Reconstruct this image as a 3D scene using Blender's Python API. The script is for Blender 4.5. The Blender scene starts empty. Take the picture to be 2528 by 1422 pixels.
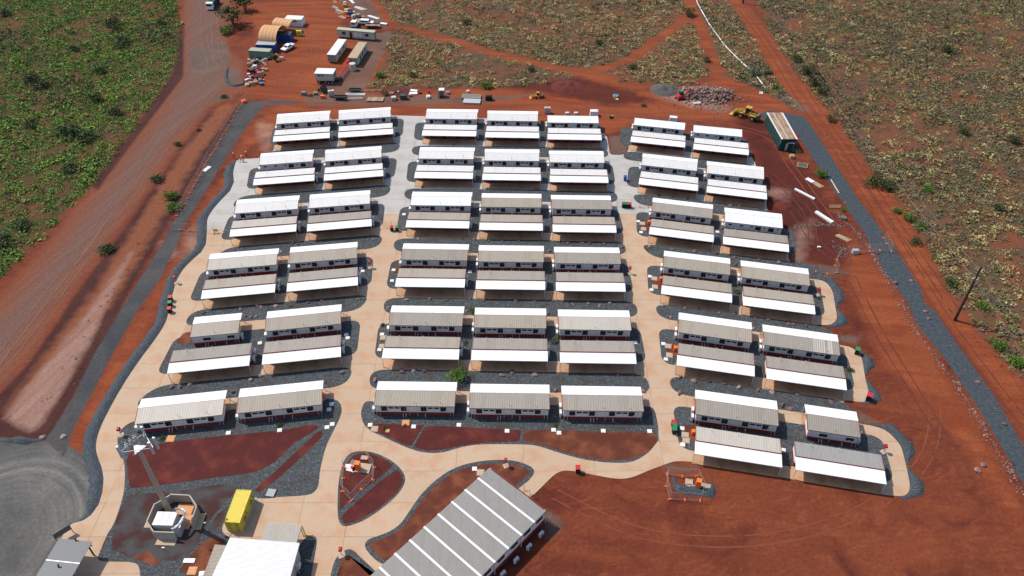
import bpy, bmesh, math, random
import numpy as np
from math import radians as RAD, sin, cos, pi, hypot, atan2, floor
from mathutils import Vector, Matrix
random.seed(7); rng = np.random.default_rng(7)
SC = bpy.context.scene; COL = SC.collection
# ------------------------------------------------------------------ camera
FPX, TH, HC = 1940.0, RAD(40.6), 109.5
cd = bpy.data.cameras.new('camera'); cam = bpy.data.objects.new('camera', cd); COL.objects.link(cam)
cam.location = (0, 0, HC); cam.rotation_euler = (RAD(90 - 40.6), 0, 0)
cd.sensor_width = 36; cd.lens = FPX / 2528 * 36; cd.clip_end = 6000; cd.clip_start = 1
SC.camera = cam
# ------------------------------------------------------------------ light
SUN = Vector((-0.66, 0.34, 1.0)).normalized()
elev = math.asin(SUN.z); az = atan2(SUN.x, SUN.y)
w = bpy.data.worlds.new('World'); SC.world = w; w.use_nodes = True
nt = w.node_tree; bg = nt.nodes['Background']
sky = nt.nodes.new('ShaderNodeTexSky'); sky.sky_type = 'NISHITA'; sky.sun_disc = False
sky.sun_elevation = elev; sky.sun_rotation = az; sky.air_density = 1.0; sky.dust_density = 1.2
nt.links.new(sky.outputs[0], bg.inputs[0]); bg.inputs[1].default_value = 0.14
sl = bpy.data.lights.new('sun', 'SUN'); so = bpy.data.objects.new('sun', sl); COL.objects.link(so)
sl.energy = 3.75; sl.angle = RAD(0.5); sl.color = (1.0, 0.95, 0.88)
so.rotation_euler = SUN.to_track_quat('Z', 'Y').to_euler(); so.location = (-80, 100, 150)
SC.view_settings.view_transform = 'Standard'; SC.view_settings.look = 'None'
SC.view_settings.gamma = 1; SC.view_settings.use_curve_mapping = False; SC.view_settings.exposure = 0.45
# ------------------------------------------------------------------ helpers
CT, ST = cos(TH), sin(TH)
def P(x, y, z=0.0):            # the spot in the place that the photograph shows at (x, y), at height z
    u = (x - 1264) / FPX; v = (711 - y) / FPX
    d = (u, CT + v * ST, -ST + v * CT); t = (z - HC) / d[2]
    return (d[0] * t, d[1] * t)
ZM = dict(A=(360,230,3.555),B=(900,440,3.385),C=(340,580,3.5548),D=(880,720,3.241),E=(1560,580,3.3855),F=(1600,900,2.724),
 G=(220,1020,3.5375),H=(0,880,2.624),I=(480,1160,5.267),J=(800,1080,4.077),K=(560,0,4.74),L=(1000,100,3.95),N=(1500,150,3.555),
 O=(1900,350,3.159),Q=(980,340,4.3586),R=(1520,470,4.74),S=(230,900,3.463),T=(1680,220,7.9),U=(1560,940,4.741),V=(0,0,3.555),
 W=(560,380,15.8),X=(0,0,1))
def Z(k, x, y, z=0.0):
    o = ZM[k]; return P(o[0] + x / o[2], o[1] + y / o[2], z)
def lin(r, g, b, k=0.52):
    f = lambda c: ((c/255/12.92) if c/255 <= .04045 else ((c/255+.055)/1.055)**2.4) * k
    return (f(r), f(g), f(b), 1)
def tag(o, label=None, cat=None, group=None, kind=None):
    if label: o['label'] = label
    if cat: o['category'] = cat
    if group: o['group'] = group
    if kind: o['kind'] = kind
    return o
def empty(name, loc, rz=0.0, label=None, cat=None, group=None):
    o = bpy.data.objects.new(name, None); COL.objects.link(o); o.location = (loc[0], loc[1], loc[2] if len(loc) > 2 else 0.0)
    o.rotation_euler = (0, 0, rz); o.empty_display_size = .1
    return tag(o, label, cat, group)
def kids(o): return [c for c in bpy.data.objects if c.parent == o]
def copy_tree(o, cache={}, parent=None):
    if o.name not in cache: cache[o.name] = kids(o)
    c = o.copy(); COL.objects.link(c); c.parent = parent
    for k in cache[o.name]: copy_tree(k, cache, c)
    return c
class MB:
    def __init__(s): s.v = []; s.f = []; s.m = []
    def add(s, vs, fs, mi=0):
        b = len(s.v); s.v += [tuple(v) for v in vs]
        for f in fs: s.f.append(tuple(b + i for i in f)); s.m.append(mi)
        return s
    def box(s, c, d, rz=0.0, mi=0, tx=1.0, ty=1.0, ry=0.0, rx=0.0):
        M = Matrix.Rotation(rz, 3, 'Z') @ Matrix.Rotation(ry, 3, 'Y') @ Matrix.Rotation(rx, 3, 'X'); vs = []
        for z in (-.5, .5):
            for x, y in ((-.5, -.5), (.5, -.5), (.5, .5), (-.5, .5)):
                k = (tx, ty) if z > 0 else (1, 1)
                vs.append(Vector(c) + M @ Vector((x*d[0]*k[0], y*d[1]*k[1], z*d[2])))
        return s.add(vs, [(0,3,2,1),(4,5,6,7),(0,1,5,4),(1,2,6,5),(2,3,7,6),(3,0,4,7)], mi)
    def tube(s, p, q, r0, r1=None, n=8, mi=0, cap=True):
        r1 = r0 if r1 is None else r1; p = Vector(p); q = Vector(q); a = (q - p).normalized()
        u = a.orthogonal().normalized(); w_ = a.cross(u); vs = []
        for c, r in ((p, r0), (q, r1)):
            for i in range(n):
                t = 2*pi*i/n; vs.append(c + u*cos(t)*r + w_*sin(t)*r)
        fs = [(i, (i+1) % n, n+(i+1) % n, n+i) for i in range(n)]
        if cap: fs += [tuple(range(n-1, -1, -1)), tuple(range(n, 2*n))]
        return s.add(vs, fs, mi)
    def path(s, pts, r, n=6, mi=0):
        for a, b in zip(pts[:-1], pts[1:]): s.tube(a, b, r, r, n, mi)
        return s
    def prism(s, prof, x0, x1, mi=0, axis='x'):    # profile (a, z) extruded along an axis
        n = len(prof); mk = (lambda x, a, z: (x, a, z)) if axis == 'x' else (lambda x, a, z: (a, x, z))
        vs = [mk(x0, a, z) for a, z in prof] + [mk(x1, a, z) for a, z in prof]
        fs = [(i, (i+1) % n, n+(i+1) % n, n+i) for i in range(n)] + [tuple(range(n-1, -1, -1)), tuple(range(n, 2*n))]
        return s.add(vs, fs, mi)
    def mesh(s, name):
        me = bpy.data.meshes.new(name); me.from_pydata(s.v, [], s.f)
        if s.m: me.polygons.foreach_set('material_index', s.m)
        me.update(); bm = bmesh.new(); bm.from_mesh(me); bmesh.ops.recalc_face_normals(bm, faces=bm.faces); bm.to_mesh(me); bm.free()
        return me
    def build(s, name, mats, parent=None, loc=None, smooth=False):
        me = s.mesh(name)
        for m in (mats if isinstance(mats, (list, tuple)) else [mats]): me.materials.append(m)
        if smooth: me.polygons.foreach_set('use_smooth', [True]*len(me.polygons))
        o = bpy.data.objects.new(name, me); COL.objects.link(o); o.parent = parent
        if loc: o.location = loc
        return o
def inst(me, name, loc, rz=0, sc=1.0, parent=None):
    o = bpy.data.objects.new(name, me); COL.objects.link(o); o.location = loc; o.rotation_euler = (0, 0, rz)
    o.scale = (sc,)*3 if not isinstance(sc, tuple) else sc; o.parent = parent; return o
# ------------------------------------------------------------------ materials
def N(nt, t, **k):
    n = nt.nodes.new(t)
    for a, b in k.items(): setattr(n, a, b)
    return n
def mat(name, c, rough=.8, var=.12, scale=1.5, fine=30, bump=0.0, metal=0.0, objvar=0.0, c2=None, c2amt=.5, stretch=None, coord='Object', spec=.3):
    m = bpy.data.materials.new(name); m.use_nodes = True; nt = m.node_tree; L = nt.links.new
    b = nt.nodes['Principled BSDF']; b.inputs['Roughness'].default_value = rough; b.inputs['Metallic'].default_value = metal
    b.inputs['Specular IOR Level'].default_value = spec
    tc = N(nt, 'ShaderNodeTexCoord'); mp = N(nt, 'ShaderNodeMapping'); L(tc.outputs[coord], mp.inputs[0])
    if stretch: mp.inputs['Scale'].default_value = stretch
    n1 = N(nt, 'ShaderNodeTexNoise'); n1.inputs['Scale'].default_value = scale; n1.inputs['Detail'].default_value = 5; L(mp.outputs[0], n1.inputs[0])
    n2 = N(nt, 'ShaderNodeTexNoise'); n2.inputs['Scale'].default_value = fine; n2.inputs['Detail'].default_value = 3; L(mp.outputs[0], n2.inputs[0])
    col = None
    mx = N(nt, 'ShaderNodeMix', data_type='RGBA'); mx.inputs[6].default_value = c; mx.inputs[7].default_value = c2 or c
    if c2:
        mr = N(nt, 'ShaderNodeMapRange'); mr.inputs[1].default_value = .62 - c2amt*.3; mr.inputs[2].default_value = .80 - c2amt*.3
        L(n1.outputs[0], mr.inputs[0]); L(mr.outputs[0], mx.inputs[0])
    ad = N(nt, 'ShaderNodeMath', operation='ADD'); L(n1.outputs[0], ad.inputs[0]); L(n2.outputs[0], ad.inputs[1])
    mr2 = N(nt, 'ShaderNodeMapRange'); mr2.inputs[1].default_value = .6; mr2.inputs[2].default_value = 1.4
    mr2.inputs[3].default_value = 1 - var; mr2.inputs[4].default_value = 1 + var; L(ad.outputs[0], mr2.inputs[0])
    fac = mr2.outputs[0]
    if objvar:
        oi = N(nt, 'ShaderNodeObjectInfo'); mr3 = N(nt, 'ShaderNodeMapRange'); mr3.inputs[3].default_value = 1 - objvar; mr3.inputs[4].default_value = 1 + objvar
        L(oi.outputs['Random'], mr3.inputs[0]); mu = N(nt, 'ShaderNodeMath', operation='MULTIPLY'); L(fac, mu.inputs[0]); L(mr3.outputs[0], mu.inputs[1]); fac = mu.outputs[0]
    vm = N(nt, 'ShaderNodeVectorMath', operation='SCALE'); L(mx.outputs[2], vm.inputs[0]); L(fac, vm.inputs['Scale'])
    L(vm.outputs[0], b.inputs['Base Color'])
    if bump:
        bp = N(nt, 'ShaderNodeBump'); bp.inputs['Distance'].default_value = bump; bp.inputs['Strength'].default_value = 1.0
        L(n2.outputs[0], bp.inputs['Height']); L(bp.outputs[0], b.inputs['Normal'])
    return m
def roofmat(name, c, c2, amt=.5, objvar=.05):
    return mat(name, c, rough=.55, var=.12, scale=.5, fine=3.0, c2=c2, c2amt=amt, stretch=(2.2, .35, 1), objvar=objvar)
M = {}
M['vwhite'] = roofmat('white roof sheet', (.62,.625,.625,1), (.56,.55,.53,1), .35, .02)
M['white'] = roofmat('new white roof sheet', (.58,.58,.57,1), (.53,.525,.50,1), .4, .02)
M['offwhite'] = roofmat('offwhite roof sheet', (.52,.505,.48,1), (.47,.45,.415,1), .5, .03)
M['lbeige'] = roofmat('light beige roof sheet', (.37,.335,.285,1), (.33,.29,.24,1), .6, .05)
M['beige'] = roofmat('dusty beige roof sheet', (.275,.238,.187,1), (.24,.2,.155,1), .6, .06)
M['taupe'] = roofmat('dusty taupe roof sheet', (.247,.217,.18,1), (.212,.182,.148,1), .6, .07)
M['grey'] = roofmat('pale grey roof sheet', (.235,.222,.205,1), (.21,.195,.178,1), .6, .03)
M['hallroof'] = roofmat('hall roof sheet', (.215,.204,.186,1), (.19,.176,.157,1), .6, .03)
M['wall'] = mat('pale grey wall panel', (.66,.605,.56,1), .6, .05, 1, 8)
M['skirt'] = mat('dark red skirt', (.19,.026,.022,1), .7, .1, 1, 8)
M['trim'] = mat('dark red trim', (.20,.03,.03,1), .5, .1, 1, 8)
M['dtrim'] = mat('brown gutter', (.06,.035,.03,1), .5, .1, 1, 8)
M['post'] = mat('white painted post', (.52,.50,.47,1), .5, .05)
M['glass'] = mat('dark window glass', (.012,.015,.018,1), .12, .2, 2, 6, spec=.5)
M['frame'] = mat('window frame', (.05,.05,.05,1), .4, .1)
M['ac'] = mat('condenser casing', (.55,.55,.53,1), .5, .06)
M['acgrill'] = mat('condenser grille', (.10,.10,.10,1), .6, .2)
M['conc'] = mat('tan stained concrete', lin(224,192,160), .85, .08, .3, 3, bump=.002, c2=lin(218,174,138), c2amt=.5, coord='Generated' if 0 else 'Object', objvar=.025)
M['concw'] = mat('new pale concrete', lin(226,220,212,.47), .85, .06, .25, 4, bump=.002, c2=lin(212,202,190,.47), c2amt=.5, objvar=.03)
M['concg'] = mat('grey raw concrete', lin(150,142,132,.52), .9, .1, .3, 5, c2=lin(170,155,140), c2amt=.5)
M['slab'] = mat('verandah concrete', lin(224,178,138), .85, .08, .6, 5, c2=lin(210,150,108), c2amt=.5, objvar=.10)
M['bed'] = mat('joint soil', lin(168,128,98), .95, .1)
M['gravel'] = None
M['steel'] = mat('galvanised steel', (.42,.43,.44,1), .4, .1, metal=.3)
M['dsteel'] = mat('dark steel', (.05,.05,.055,1), .5, .15)
M['black'] = mat('black rubber', (.015,.015,.015,1), .8, .2)
M['yellow'] = mat('yellow paint', (.56,.44,.05,1), .55, .08, 1, 10, c2=(.46,.34,.05,1), c2amt=.35)
M['amber'] = mat('dusty amber machine paint', (.42,.25,.03,1), .6, .12, 1, 8, c2=(.26,.15,.06,1), c2amt=.4)
M['tanroof'] = roofmat('tan roof sheet', (.34,.25,.15,1), (.28,.2,.12,1), .5, .02)
M['ylogo'] = mat('dark marks on yellow', (.10,.07,.02,1), .6, .1)
M['orange'] = mat('orange plastic', (.75,.14,.02,1), .5, .08)
M['red'] = mat('red paint', (.42,.02,.025,1), .45, .08)
M['green'] = mat('green paint', (.02,.16,.06,1), .5, .1)
M['blue'] = mat('blue paint', (.02,.06,.26,1), .5, .12, c2=(.05,.06,.12,1), c2amt=.3)
M['bluelt'] = mat('blue plastic', (.03,.16,.35,1), .5, .1)
M['teal'] = mat('grey green paint', (.13,.18,.14,1), .6, .1)
M['paleg'] = mat('pale green roof paint', (.32,.33,.24,1), .6, .1)
M['navy'] = mat('dark green shade cloth', (.008,.035,.03,1), .9, .2, 2, 12)
M['cream'] = mat('cream panel', (.42,.38,.32,1), .6, .06)
M['wood'] = mat('weathered timber', (.30,.19,.11,1), .8, .25, 3, 20)
M['wpale'] = mat('pale timber', (.48,.36,.24,1), .8, .2, 3, 20)
M['whitep'] = mat('white paint', (.66,.66,.65,1), .4, .05)
M['tan'] = mat('tan concrete lid', (.36,.27,.19,1), .85, .1)
M['lid'] = mat('white pit lid', (.60,.58,.54,1), .7, .06)
M['olid'] = mat('orange tan lid', (.50,.24,.11,1), .8, .12)
M['rock'] = mat('purplish rock', (.13,.075,.068,1), .9, .3, 1.2, 9, bump=.02, c2=(.20,.13,.11,1), c2amt=.5, objvar=.4)
M['prock'] = mat('pale pinkish rock', (.24,.18,.165,1), .9, .25, 1.2, 9, bump=.02, objvar=.2)
M['rubble'] = mat('concrete rubble', (.15,.09,.07,1), .9, .45, 1.5, 9, objvar=.3)
M['arch'] = mat('orange tan canopy fabric', (.50,.27,.13,1), .8, .06, .6, 6, stretch=(3,1,1))
M['bark'] = mat('bark', (.10,.07,.05,1), .9, .3)
M['pole'] = mat('tan painted tower pole', (.33,.26,.19,1), .6, .08)
M['dpole'] = mat('dark timber pole', (.035,.022,.018,1), .9, .3)
M['antenna'] = mat('pale grey antenna', (.36,.40,.36,1), .5, .05)
M['rust'] = mat('rusty sheet', (.34,.24,.16,1), .7, .2, .8, 8, c2=(.22,.11,.055,1), c2amt=.7, stretch=(2.5,.4,1))
M['dgrey'] = mat('slate grey roof sheet', (.088,.094,.10,1), .5, .06)
M['skin'] = mat('skin', (.35,.2,.14,1), .6, .05)
M['hivis'] = mat('orange work shirt', (.65,.09,.03,1), .8, .1)
M['trous'] = mat('navy trousers', (.02,.025,.05,1), .8, .1)
M['wire'] = mat('wire', (.30,.25,.22,1), .5, .05)
M['panel'] = mat('precast panel', (.34,.30,.25,1), .8, .12, .8, 8, bump=.003)
def vegmat():
    m = bpy.data.materials.new('foliage'); m.use_nodes = True; nt = m.node_tree; L = nt.links.new
    b = nt.nodes['Principled BSDF']; b.inputs['Roughness'].default_value = .75; b.inputs['Specular IOR Level'].default_value = .15
    a = N(nt, 'ShaderNodeAttribute'); a.attribute_name = 'Col'; L(a.outputs[0], b.inputs['Base Color']); return m
M['veg'] = vegmat()
def gravelmat(name, dark, light, warm):
    m = bpy.data.materials.new(name); m.use_nodes = True; nt = m.node_tree; L = nt.links.new
    b = nt.nodes['Principled BSDF']; b.inputs['Roughness'].default_value = .9; b.inputs['Specular IOR Level'].default_value = .2
    tc = N(nt, 'ShaderNodeTexCoord')
    vo = N(nt, 'ShaderNodeTexVoronoi'); vo.inputs['Scale'].default_value = 6.5; L(tc.outputs['Object'], vo.inputs[0])
    n1 = N(nt, 'ShaderNodeTexNoise'); n1.inputs['Scale'].default_value = .35; n1.inputs['Detail'].default_value = 6; L(tc.outputs['Object'], n1.inputs[0])
    sp = N(nt, 'ShaderNodeSeparateColor'); L(vo.outputs['Color'], sp.inputs[0])
    rp = N(nt, 'ShaderNodeValToRGB'); e = rp.color_ramp.elements; e[0].position = .0; e[0].color = dark; e[1].position = 1; e[1].color = light
    k = rp.color_ramp.elements.new(.72); k.color = tuple((a*.62+b_*.38) for a, b_ in zip(dark, light)); L(sp.outputs[0], rp.inputs[0])
    mr = N(nt, 'ShaderNodeMapRange'); mr.inputs[1].default_value = .52; mr.inputs[2].default_value = .74; mr.inputs[4].default_value = .75; L(n1.outputs[0], mr.inputs[0])
    mx = N(nt, 'ShaderNodeMix', data_type='RGBA'); L(mr.outputs[0], mx.inputs[0]); L(rp.outputs[0], mx.inputs[6]); mx.inputs[7].default_value = warm
    L(mx.outputs[2], b.inputs['Base Color'])
    bp = N(nt, 'ShaderNodeBump'); bp.inputs['Distance'].default_value = .09; bp.inputs['Strength'].default_value = .8
    L(vo.outputs['Distance'], bp.inputs['Height']); L(bp.outputs[0], b.inputs['Normal']); return m
M['gravel'] = gravelmat('blue grey gravel', (.026,.033,.038,1), (.115,.12,.118,1), lin(84,66,54))
M['gravel2'] = gravelmat('dark berm gravel', (.028,.036,.044,1), (.085,.095,.102,1), (.05,.055,.06,1))
M['garden'] = mat('dark red mulch', lin(98,38,33), .95, .25, .3, 6, bump=.03, c2=lin(120,52,38), c2amt=.4)
M['mixsoil'] = mat('mixed soil and gravel', lin(84,50,44), .95, .22, .3, 6, bump=.03, c2=lin(84,82,82), c2amt=.75)
M['garden2'] = mat('brown orange soil', lin(112,56,38), .95, .25, .35, 5, bump=.02, c2=lin(140,78,50), c2amt=.55)
# ------------------------------------------------------------------ polygons
def rounded(pts, r=2.0, n=5):
    out = []; k = len(pts)
    for i in range(k):
        a, b, c = Vector(pts[i-1][:2]), Vector(pts[i][:2]), Vector(pts[(i+1) % k][:2])
        rr = r if len(pts[i]) < 3 else pts[i][2]
        d1 = min(rr, (a-b).length*.48); d2 = min(rr, (c-b).length*.48)
        if d1 < .01 or d2 < .01: out.append((b.x, b.y)); continue
        p = b + (a-b).normalized()*d1; q = b + (c-b).normalized()*d2
        for j in range(n+1):
            t = j/n; s = p*(1-t)**2 + b*2*t*(1-t) + q*t*t; out.append((s.x, s.y))
    return out
def inside(pts, X, Y):
    X = np.asarray(X, float); Y = np.asarray(Y, float); r = np.zeros(X.shape, bool); n = len(pts)
    for i in range(n):
        x0, y0 = pts[i-1]; x1, y1 = pts[i]
        if y0 == y1: continue
        c = ((y0 > Y) != (y1 > Y)) & (X < (x1-x0)*(Y-y0)/(y1-y0)+x0); r ^= c
    return r
def sdist(pts, X, Y, closed=True):
    d = np.full(X.shape, 1e9); n = len(pts)
    for i in range(0 if closed else 1, n):
        x0, y0 = pts[i-1]; x1, y1 = pts[i]; dx, dy = x1-x0, y1-y0; q = dx*dx+dy*dy+1e-9
        t = np.clip(((X-x0)*dx+(Y-y0)*dy)/q, 0, 1); d = np.minimum(d, np.hypot(X-x0-t*dx, Y-y0-t*dy))
    if not closed: return d
    return np.where(inside(pts, X, Y), d, -d)
def sheet(name, pts, z, m, parent=None, kind='structure', thick=0.0):
    bm = bmesh.new(); vs = [bm.verts.new((x, y, z)) for x, y in pts]; f = bm.faces.new(vs); f.normal_update()
    if f.normal.z < 0: f.normal_flip()
    if thick:
        r = bmesh.ops.extrude_face_region(bm, geom=[f]); 
        for v in [g for g in r['geom'] if isinstance(g, bmesh.types.BMVert)]: v.co.z = z
        for v in vs: v.co.z = z - thick
    bmesh.ops.triangulate(bm, faces=bm.faces); bmesh.ops.recalc_face_normals(bm, faces=bm.faces)
    me = bpy.data.meshes.new(name); bm.to_mesh(me); bm.free(); me.materials.append(m)
    o = bpy.data.objects.new(name, me); COL.objects.link(o); o.parent = parent
    if kind and not parent: o['kind'] = kind
    return o
def px(s, *pp): return [Z(s, *p) for p in pp]
# ------------------------------------------------------------------ cabins: measured corners
# (block, row, upper?, place, (left px), (right px), roof colour, variant)
CAB = [
('L',1,1,0,(680.7,306.5),(813.4,297.5),'offwhite','std'),('L',1,1,1,(835.4,296.7),(964.8,288.5),'offwhite','std'),
('L',1,0,0,(674.2,349.5),(813.4,340.3),'offwhite','std'),('L',1,0,1,(835.4,339.7),(970.4,330.4),'offwhite','std'),
('L',2,1,0,(639.9,407.8),(770.7,398.2),'offwhite','laundry'),('L',2,1,1,(801.6,399.1),(942.3,388.4),'offwhite','std'),
('L',2,0,0,(625.3,457.3),(775.2,445.8),'offwhite','std'),('L',2,0,1,(800.2,446),(945.9,434),'offwhite','std'),
('L',3,1,0,(578,527.3),(735,516.4),'offwhite','std'),('L',3,1,1,(762.3,514.1),(913.3,502.9),'offwhite','std'),
('L',3,0,0,(566.8,584.4),(730.2,571),'lbeige','std'),('L',3,0,1,(758.6,571.2),(917,557.7),'taupe','std'),
('L',4,1,0,(509.6,668),(682.6,653.7),'lbeige','std'),('L',4,1,1,(712.7,650.9),(881.5,637.1),'beige','std'),
('L',4,0,0,(496.4,738.4),(677.6,721.2),'beige','std'),('L',4,0,1,(708.5,720.1),(882.9,703.8),'taupe','std'),
('L',5,1,0,(468.6,833.2),(588.1,821.9),'beige','short'),('L',5,1,1,(654.2,819.1),(841.6,798.9),'beige','std'),
('L',5,0,0,(413.1,922.6),(614.3,902.1),'taupe','std'),('L',5,0,1,(647.2,900.1),(840.7,880.4),'taupe','std'),
('L',6,1,0,(331.1,1048.3),(549.3,1024.2),'lbeige','std'),('L',6,1,1,(583,1021),(794.5,999),'beige','std'),
('M',1,1,0,(1049.4,293.2),(1177.2,294.9),'offwhite','std'),('M',1,1,1,(1201.8,297.5),(1327.3,300),'offwhite','std'),('M',1,1,2,(1351.4,302.5),(1478,304.6),'white','noveranda'),
('M',1,0,0,(1041.8,334.2),(1174.7,336.7),'offwhite','std'),('M',1,0,1,(1198.2,338.5),(1330.4,341),'offwhite','std'),('M',1,0,2,(1352.4,343.5),(1484.8,346.1),'offwhite','std'),
('M',2,1,0,(1032,391.6),(1168.8,393.3),'offwhite','std'),('M',2,1,1,(1195.4,396.5),(1331.3,397.9),'offwhite','std'),('M',2,1,2,(1356.6,400.8),(1492.5,402.4),'offwhite','std'),
('M',2,0,0,(1023,438.7),(1166.3,441.7),'offwhite','std'),('M',2,0,1,(1191,443.5),(1334.2,446.2),'offwhite','std'),('M',2,0,2,(1358,448.5),(1501.5,451.7),'offwhite','std'),
('M',3,1,0,(1012.3,507),(1162.3,508.5),'white','std'),('M',3,1,1,(1187.4,510.9),(1336.3,512.7),'beige','std'),('M',3,1,2,(1361.7,515.3),(1510.9,517.4),'taupe','std'),
('M',3,0,0,(1001.9,560.5),(1157,564.1),'beige','std'),('M',3,0,1,(1183.6,567),(1339.3,569.4),'beige','std'),('M',3,0,2,(1365.3,572),(1521.3,574.4),'beige','std'),
('M',4,1,0,(988.6,640.9),(1153.2,643.8),'taupe','std'),('M',4,1,1,(1179.8,645.9),(1342.5,647.7),'beige','std'),('M',4,1,2,(1369.7,650.3),(1533.1,652.1),'taupe','std'),
('M',4,0,0,(975.9,707.4),(1146.1,709.7),'beige','std'),('M',4,0,1,(1175.3,713.3),(1345.2,715.3),'taupe','std'),('M',4,0,2,(1373.6,717.7),(1544,719.8),'taupe','std'),
('M',5,1,0,(958.1,803.3),(1141.3,805.5),'taupe','std'),('M',5,1,1,(1170,808.9),(1348.4,811),'beige','std'),('M',5,1,2,(1379.8,813.5),(1558.8,816.3),'lbeige','std'),
('M',5,0,0,(943.3,884.5),(1131.5,887.5),'beige','std'),('M',5,0,1,(1163.9,889.1),(1351.5,891.9),'taupe','std'),('M',5,0,2,(1383.9,895.3),(1570.5,898),'taupe','std'),
('M',6,1,0,(922.3,1002.3),(1122.2,1003.9),'beige','std'),('M',6,1,1,(1158.3,1008.5),(1356.7,1010.7),'taupe','std'),('M',6,1,2,(1389.1,1013.7),(1589.7,1016.2),'taupe','std'),
('E',1,1,0,(1564.1,308.1),(1689.9,321.6),'white','noveranda'),('E',1,1,1,(1712.4,327.2),(1831.1,337.9),'white','laundrynov'),
('E',1,0,0,(1557.1,349.7),(1689.9,363.8),'offwhite','std'),('E',1,0,1,(1712.4,368),(1847.4,382.9),'offwhite','std'),
('E',2,1,0,(1583.5,407.4),(1720.3,422.3),'offwhite','std'),('E',2,1,1,(1744.7,427.1),(1886.2,443.1),'offwhite','std'),
('E',2,0,0,(1577.4,454.4),(1721.7,471.5),'offwhite','std'),('E',2,0,1,(1745.3,474.3),(1892.4,492.6),'offwhite','std'),
('E',3,1,0,(1608.3,521.3),(1758.2,540),'taupe','std'),('E',3,1,1,(1790.5,547.5),(1931.5,563.8),'white','laundry'),
('E',3,0,0,(1603,577.5),(1760.5,598),'beige','std'),('E',3,0,1,(1786.5,602.5),(1947,622),'taupe','std'),
('E',4,1,0,(1637.4,659.8),(1802.2,679),'beige','std'),('E',4,1,1,(1830.3,684.3),(1999.2,706.4),'beige','std'),
('E',4,0,0,(1633,725.6),(1806,746.9),'beige','std'),('E',4,0,1,(1835.6,753.7),(2011.9,775.8),'beige','std'),
('E',5,1,0,(1673.7,820.1),(1856,846.7),'beige','std'),('E',5,1,1,(1885.8,851.2),(2074,878.9),'taupe','patched'),
('E',5,0,0,(1671.4,902),(1861.9,929.1),'taupe','std'),('E',5,0,1,(1893.8,935.3),(2089.6,963.1),'taupe','std'),
('E',6,1,0,(1716.7,1024.1),(1922,1051.3),'taupe','std'),('E',6,1,1,(1994.6,1061.5),(2124.2,1081),'taupe','short'),
('E',6,0,0,(1716.4,1121),(1929.7,1153.3),'lbeige','std'),('E',6,0,1,(1966.4,1159.9),(2187.4,1195.5),'grey','std'),
]
ANG = dict(L=8.0, M=-1.2, E=-11.6)
def cabline(c):
    z = 2.70 if c[2] else 2.60
    return Vector(P(*c[4], z)), Vector(P(*c[5], z))
ROWS = {}
for c in CAB:
    a, b = cabline(c); k = (c[0], c[1], c[2]); ROWS.setdefault(k, []).append((a, b))
def axis(bk): t = RAD(ANG[bk]); return Vector((cos(t), sin(t))), Vector((-sin(t), cos(t)))
def rowv(bk, r, up):           # across-row coordinate of a row of eaves
    u, v = axis(bk); q = ROWS[(bk, r, up)]; return sum(((a+b)/2).dot(v) for a, b in q)/len(q)
RV = {}
for bk in 'LME':
    for r in range(1, 7):
        for up in (0, 1):
            if (bk, r, up) in ROWS: RV[(bk, r, up)] = rowv(bk, r, up)
# ------------------------------------------------------------------ gravel beds from row lines
BED = {}
def bed(name, bk, vtop, vbot, pl, pr, r):
    u, v = axis(bk)
    def s_at(pa, pb, vv):
        a, b = Vector(P(*pa)), Vector(P(*pb)); sa, sb, va, vb = a.dot(u), b.dot(u), a.dot(v), b.dot(v)
        t = (vv-va)/(vb-va) if abs(vb-va) > .5 else .5; t = max(-.6, min(1.6, t)); return sa+(sb-sa)*t
    q = [(s_at(*pl, vtop), vtop), (s_at(*pr, vtop), vtop), (s_at(*pr, vbot), vbot), (s_at(*pl, vbot), vbot)]
    BED[name] = rounded([tuple(u*s+v*t) for s, t in q], r, 7)
PB = dict(L1=((674,318),(668,352),(997,300),(994,334)),L2=((616,425),(610,455),(980,398),(974,436)),L3=((560,550),(549,578),(950,512),(945,556)),
 L4=((489,690),(473,728),(921,650),(917,700)),L5=((424,850),(394,908),(888,815),(882,868)),
 M1=((1026,302),(1023,330),(1488,310),(1494,342)),M2=((1008,400),(1004,436),(1513,415),(1519,450)),M3=((988,515),(981,556),(1530,532),(1540,570)),
 M4=((966,645),(955,700),(1553,668),(1564,716)),M5=((935,803),(926,868),(1583,828),(1595,888)),
 E1=((1533,318),(1532,338),(1850,365),(1858,388)),E2=((1552,412),(1548,448),(1893,460),(1897,490)),E3=((1570,528),(1572,570),(1960,575),(1966,620)),
 E4=((1597,662),(1600,712),(2027,722),(2037,775)),E5=((1627,828),(1633,886),(2095,890),(2110,955)),E6=((1662,1014),(1676,1100),(2180,1090),(2205,1180)))
GB = dict(L12=((655,368),(650,385),(989,355),(984,372)),L23=((590,485),(577,502),(967,460),(960,478)),L34=((560,610),(538,622),(944,592),(936,610)),
 L45=((470,775),(458,795),(908,738),(895,755)),L56=((374,962),(337,995),(873,912),(860,940)),
 M12=((1017,362),(1017,376),(1500,375),(1505,390)),M23=((998,470),(999,485),(1522,478),(1527,498)),M34=((973,592),(972,612),(1543,608),(1548,626)),
 M45=((949,742),(947,762),(1572,758),(1576,780)),M56=((914,925),(911,952),(1596,930),(1607,966)),
 E12=((1541,378),(1538,390),(1865,420),(1875,430)),E23=((1560,480),(1570,500),(1900,520),(1905,540)),E34=((1582,606),(1600,625),(2030,668),(2035,680)),
 E45=((1616,755),(1625,780),(2050,815),(2075,835)),E56=((1650,930),(1658,962),(2095,1000),(2110,1025)))
for k, p in PB.items():
    bk, r = k[0], int(k[1]); bed(k, bk, RV[(bk, r, 1)]+3.55, RV[(bk, r, 0)]+2.55, p[:2], p[2:], 2.3)
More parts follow.
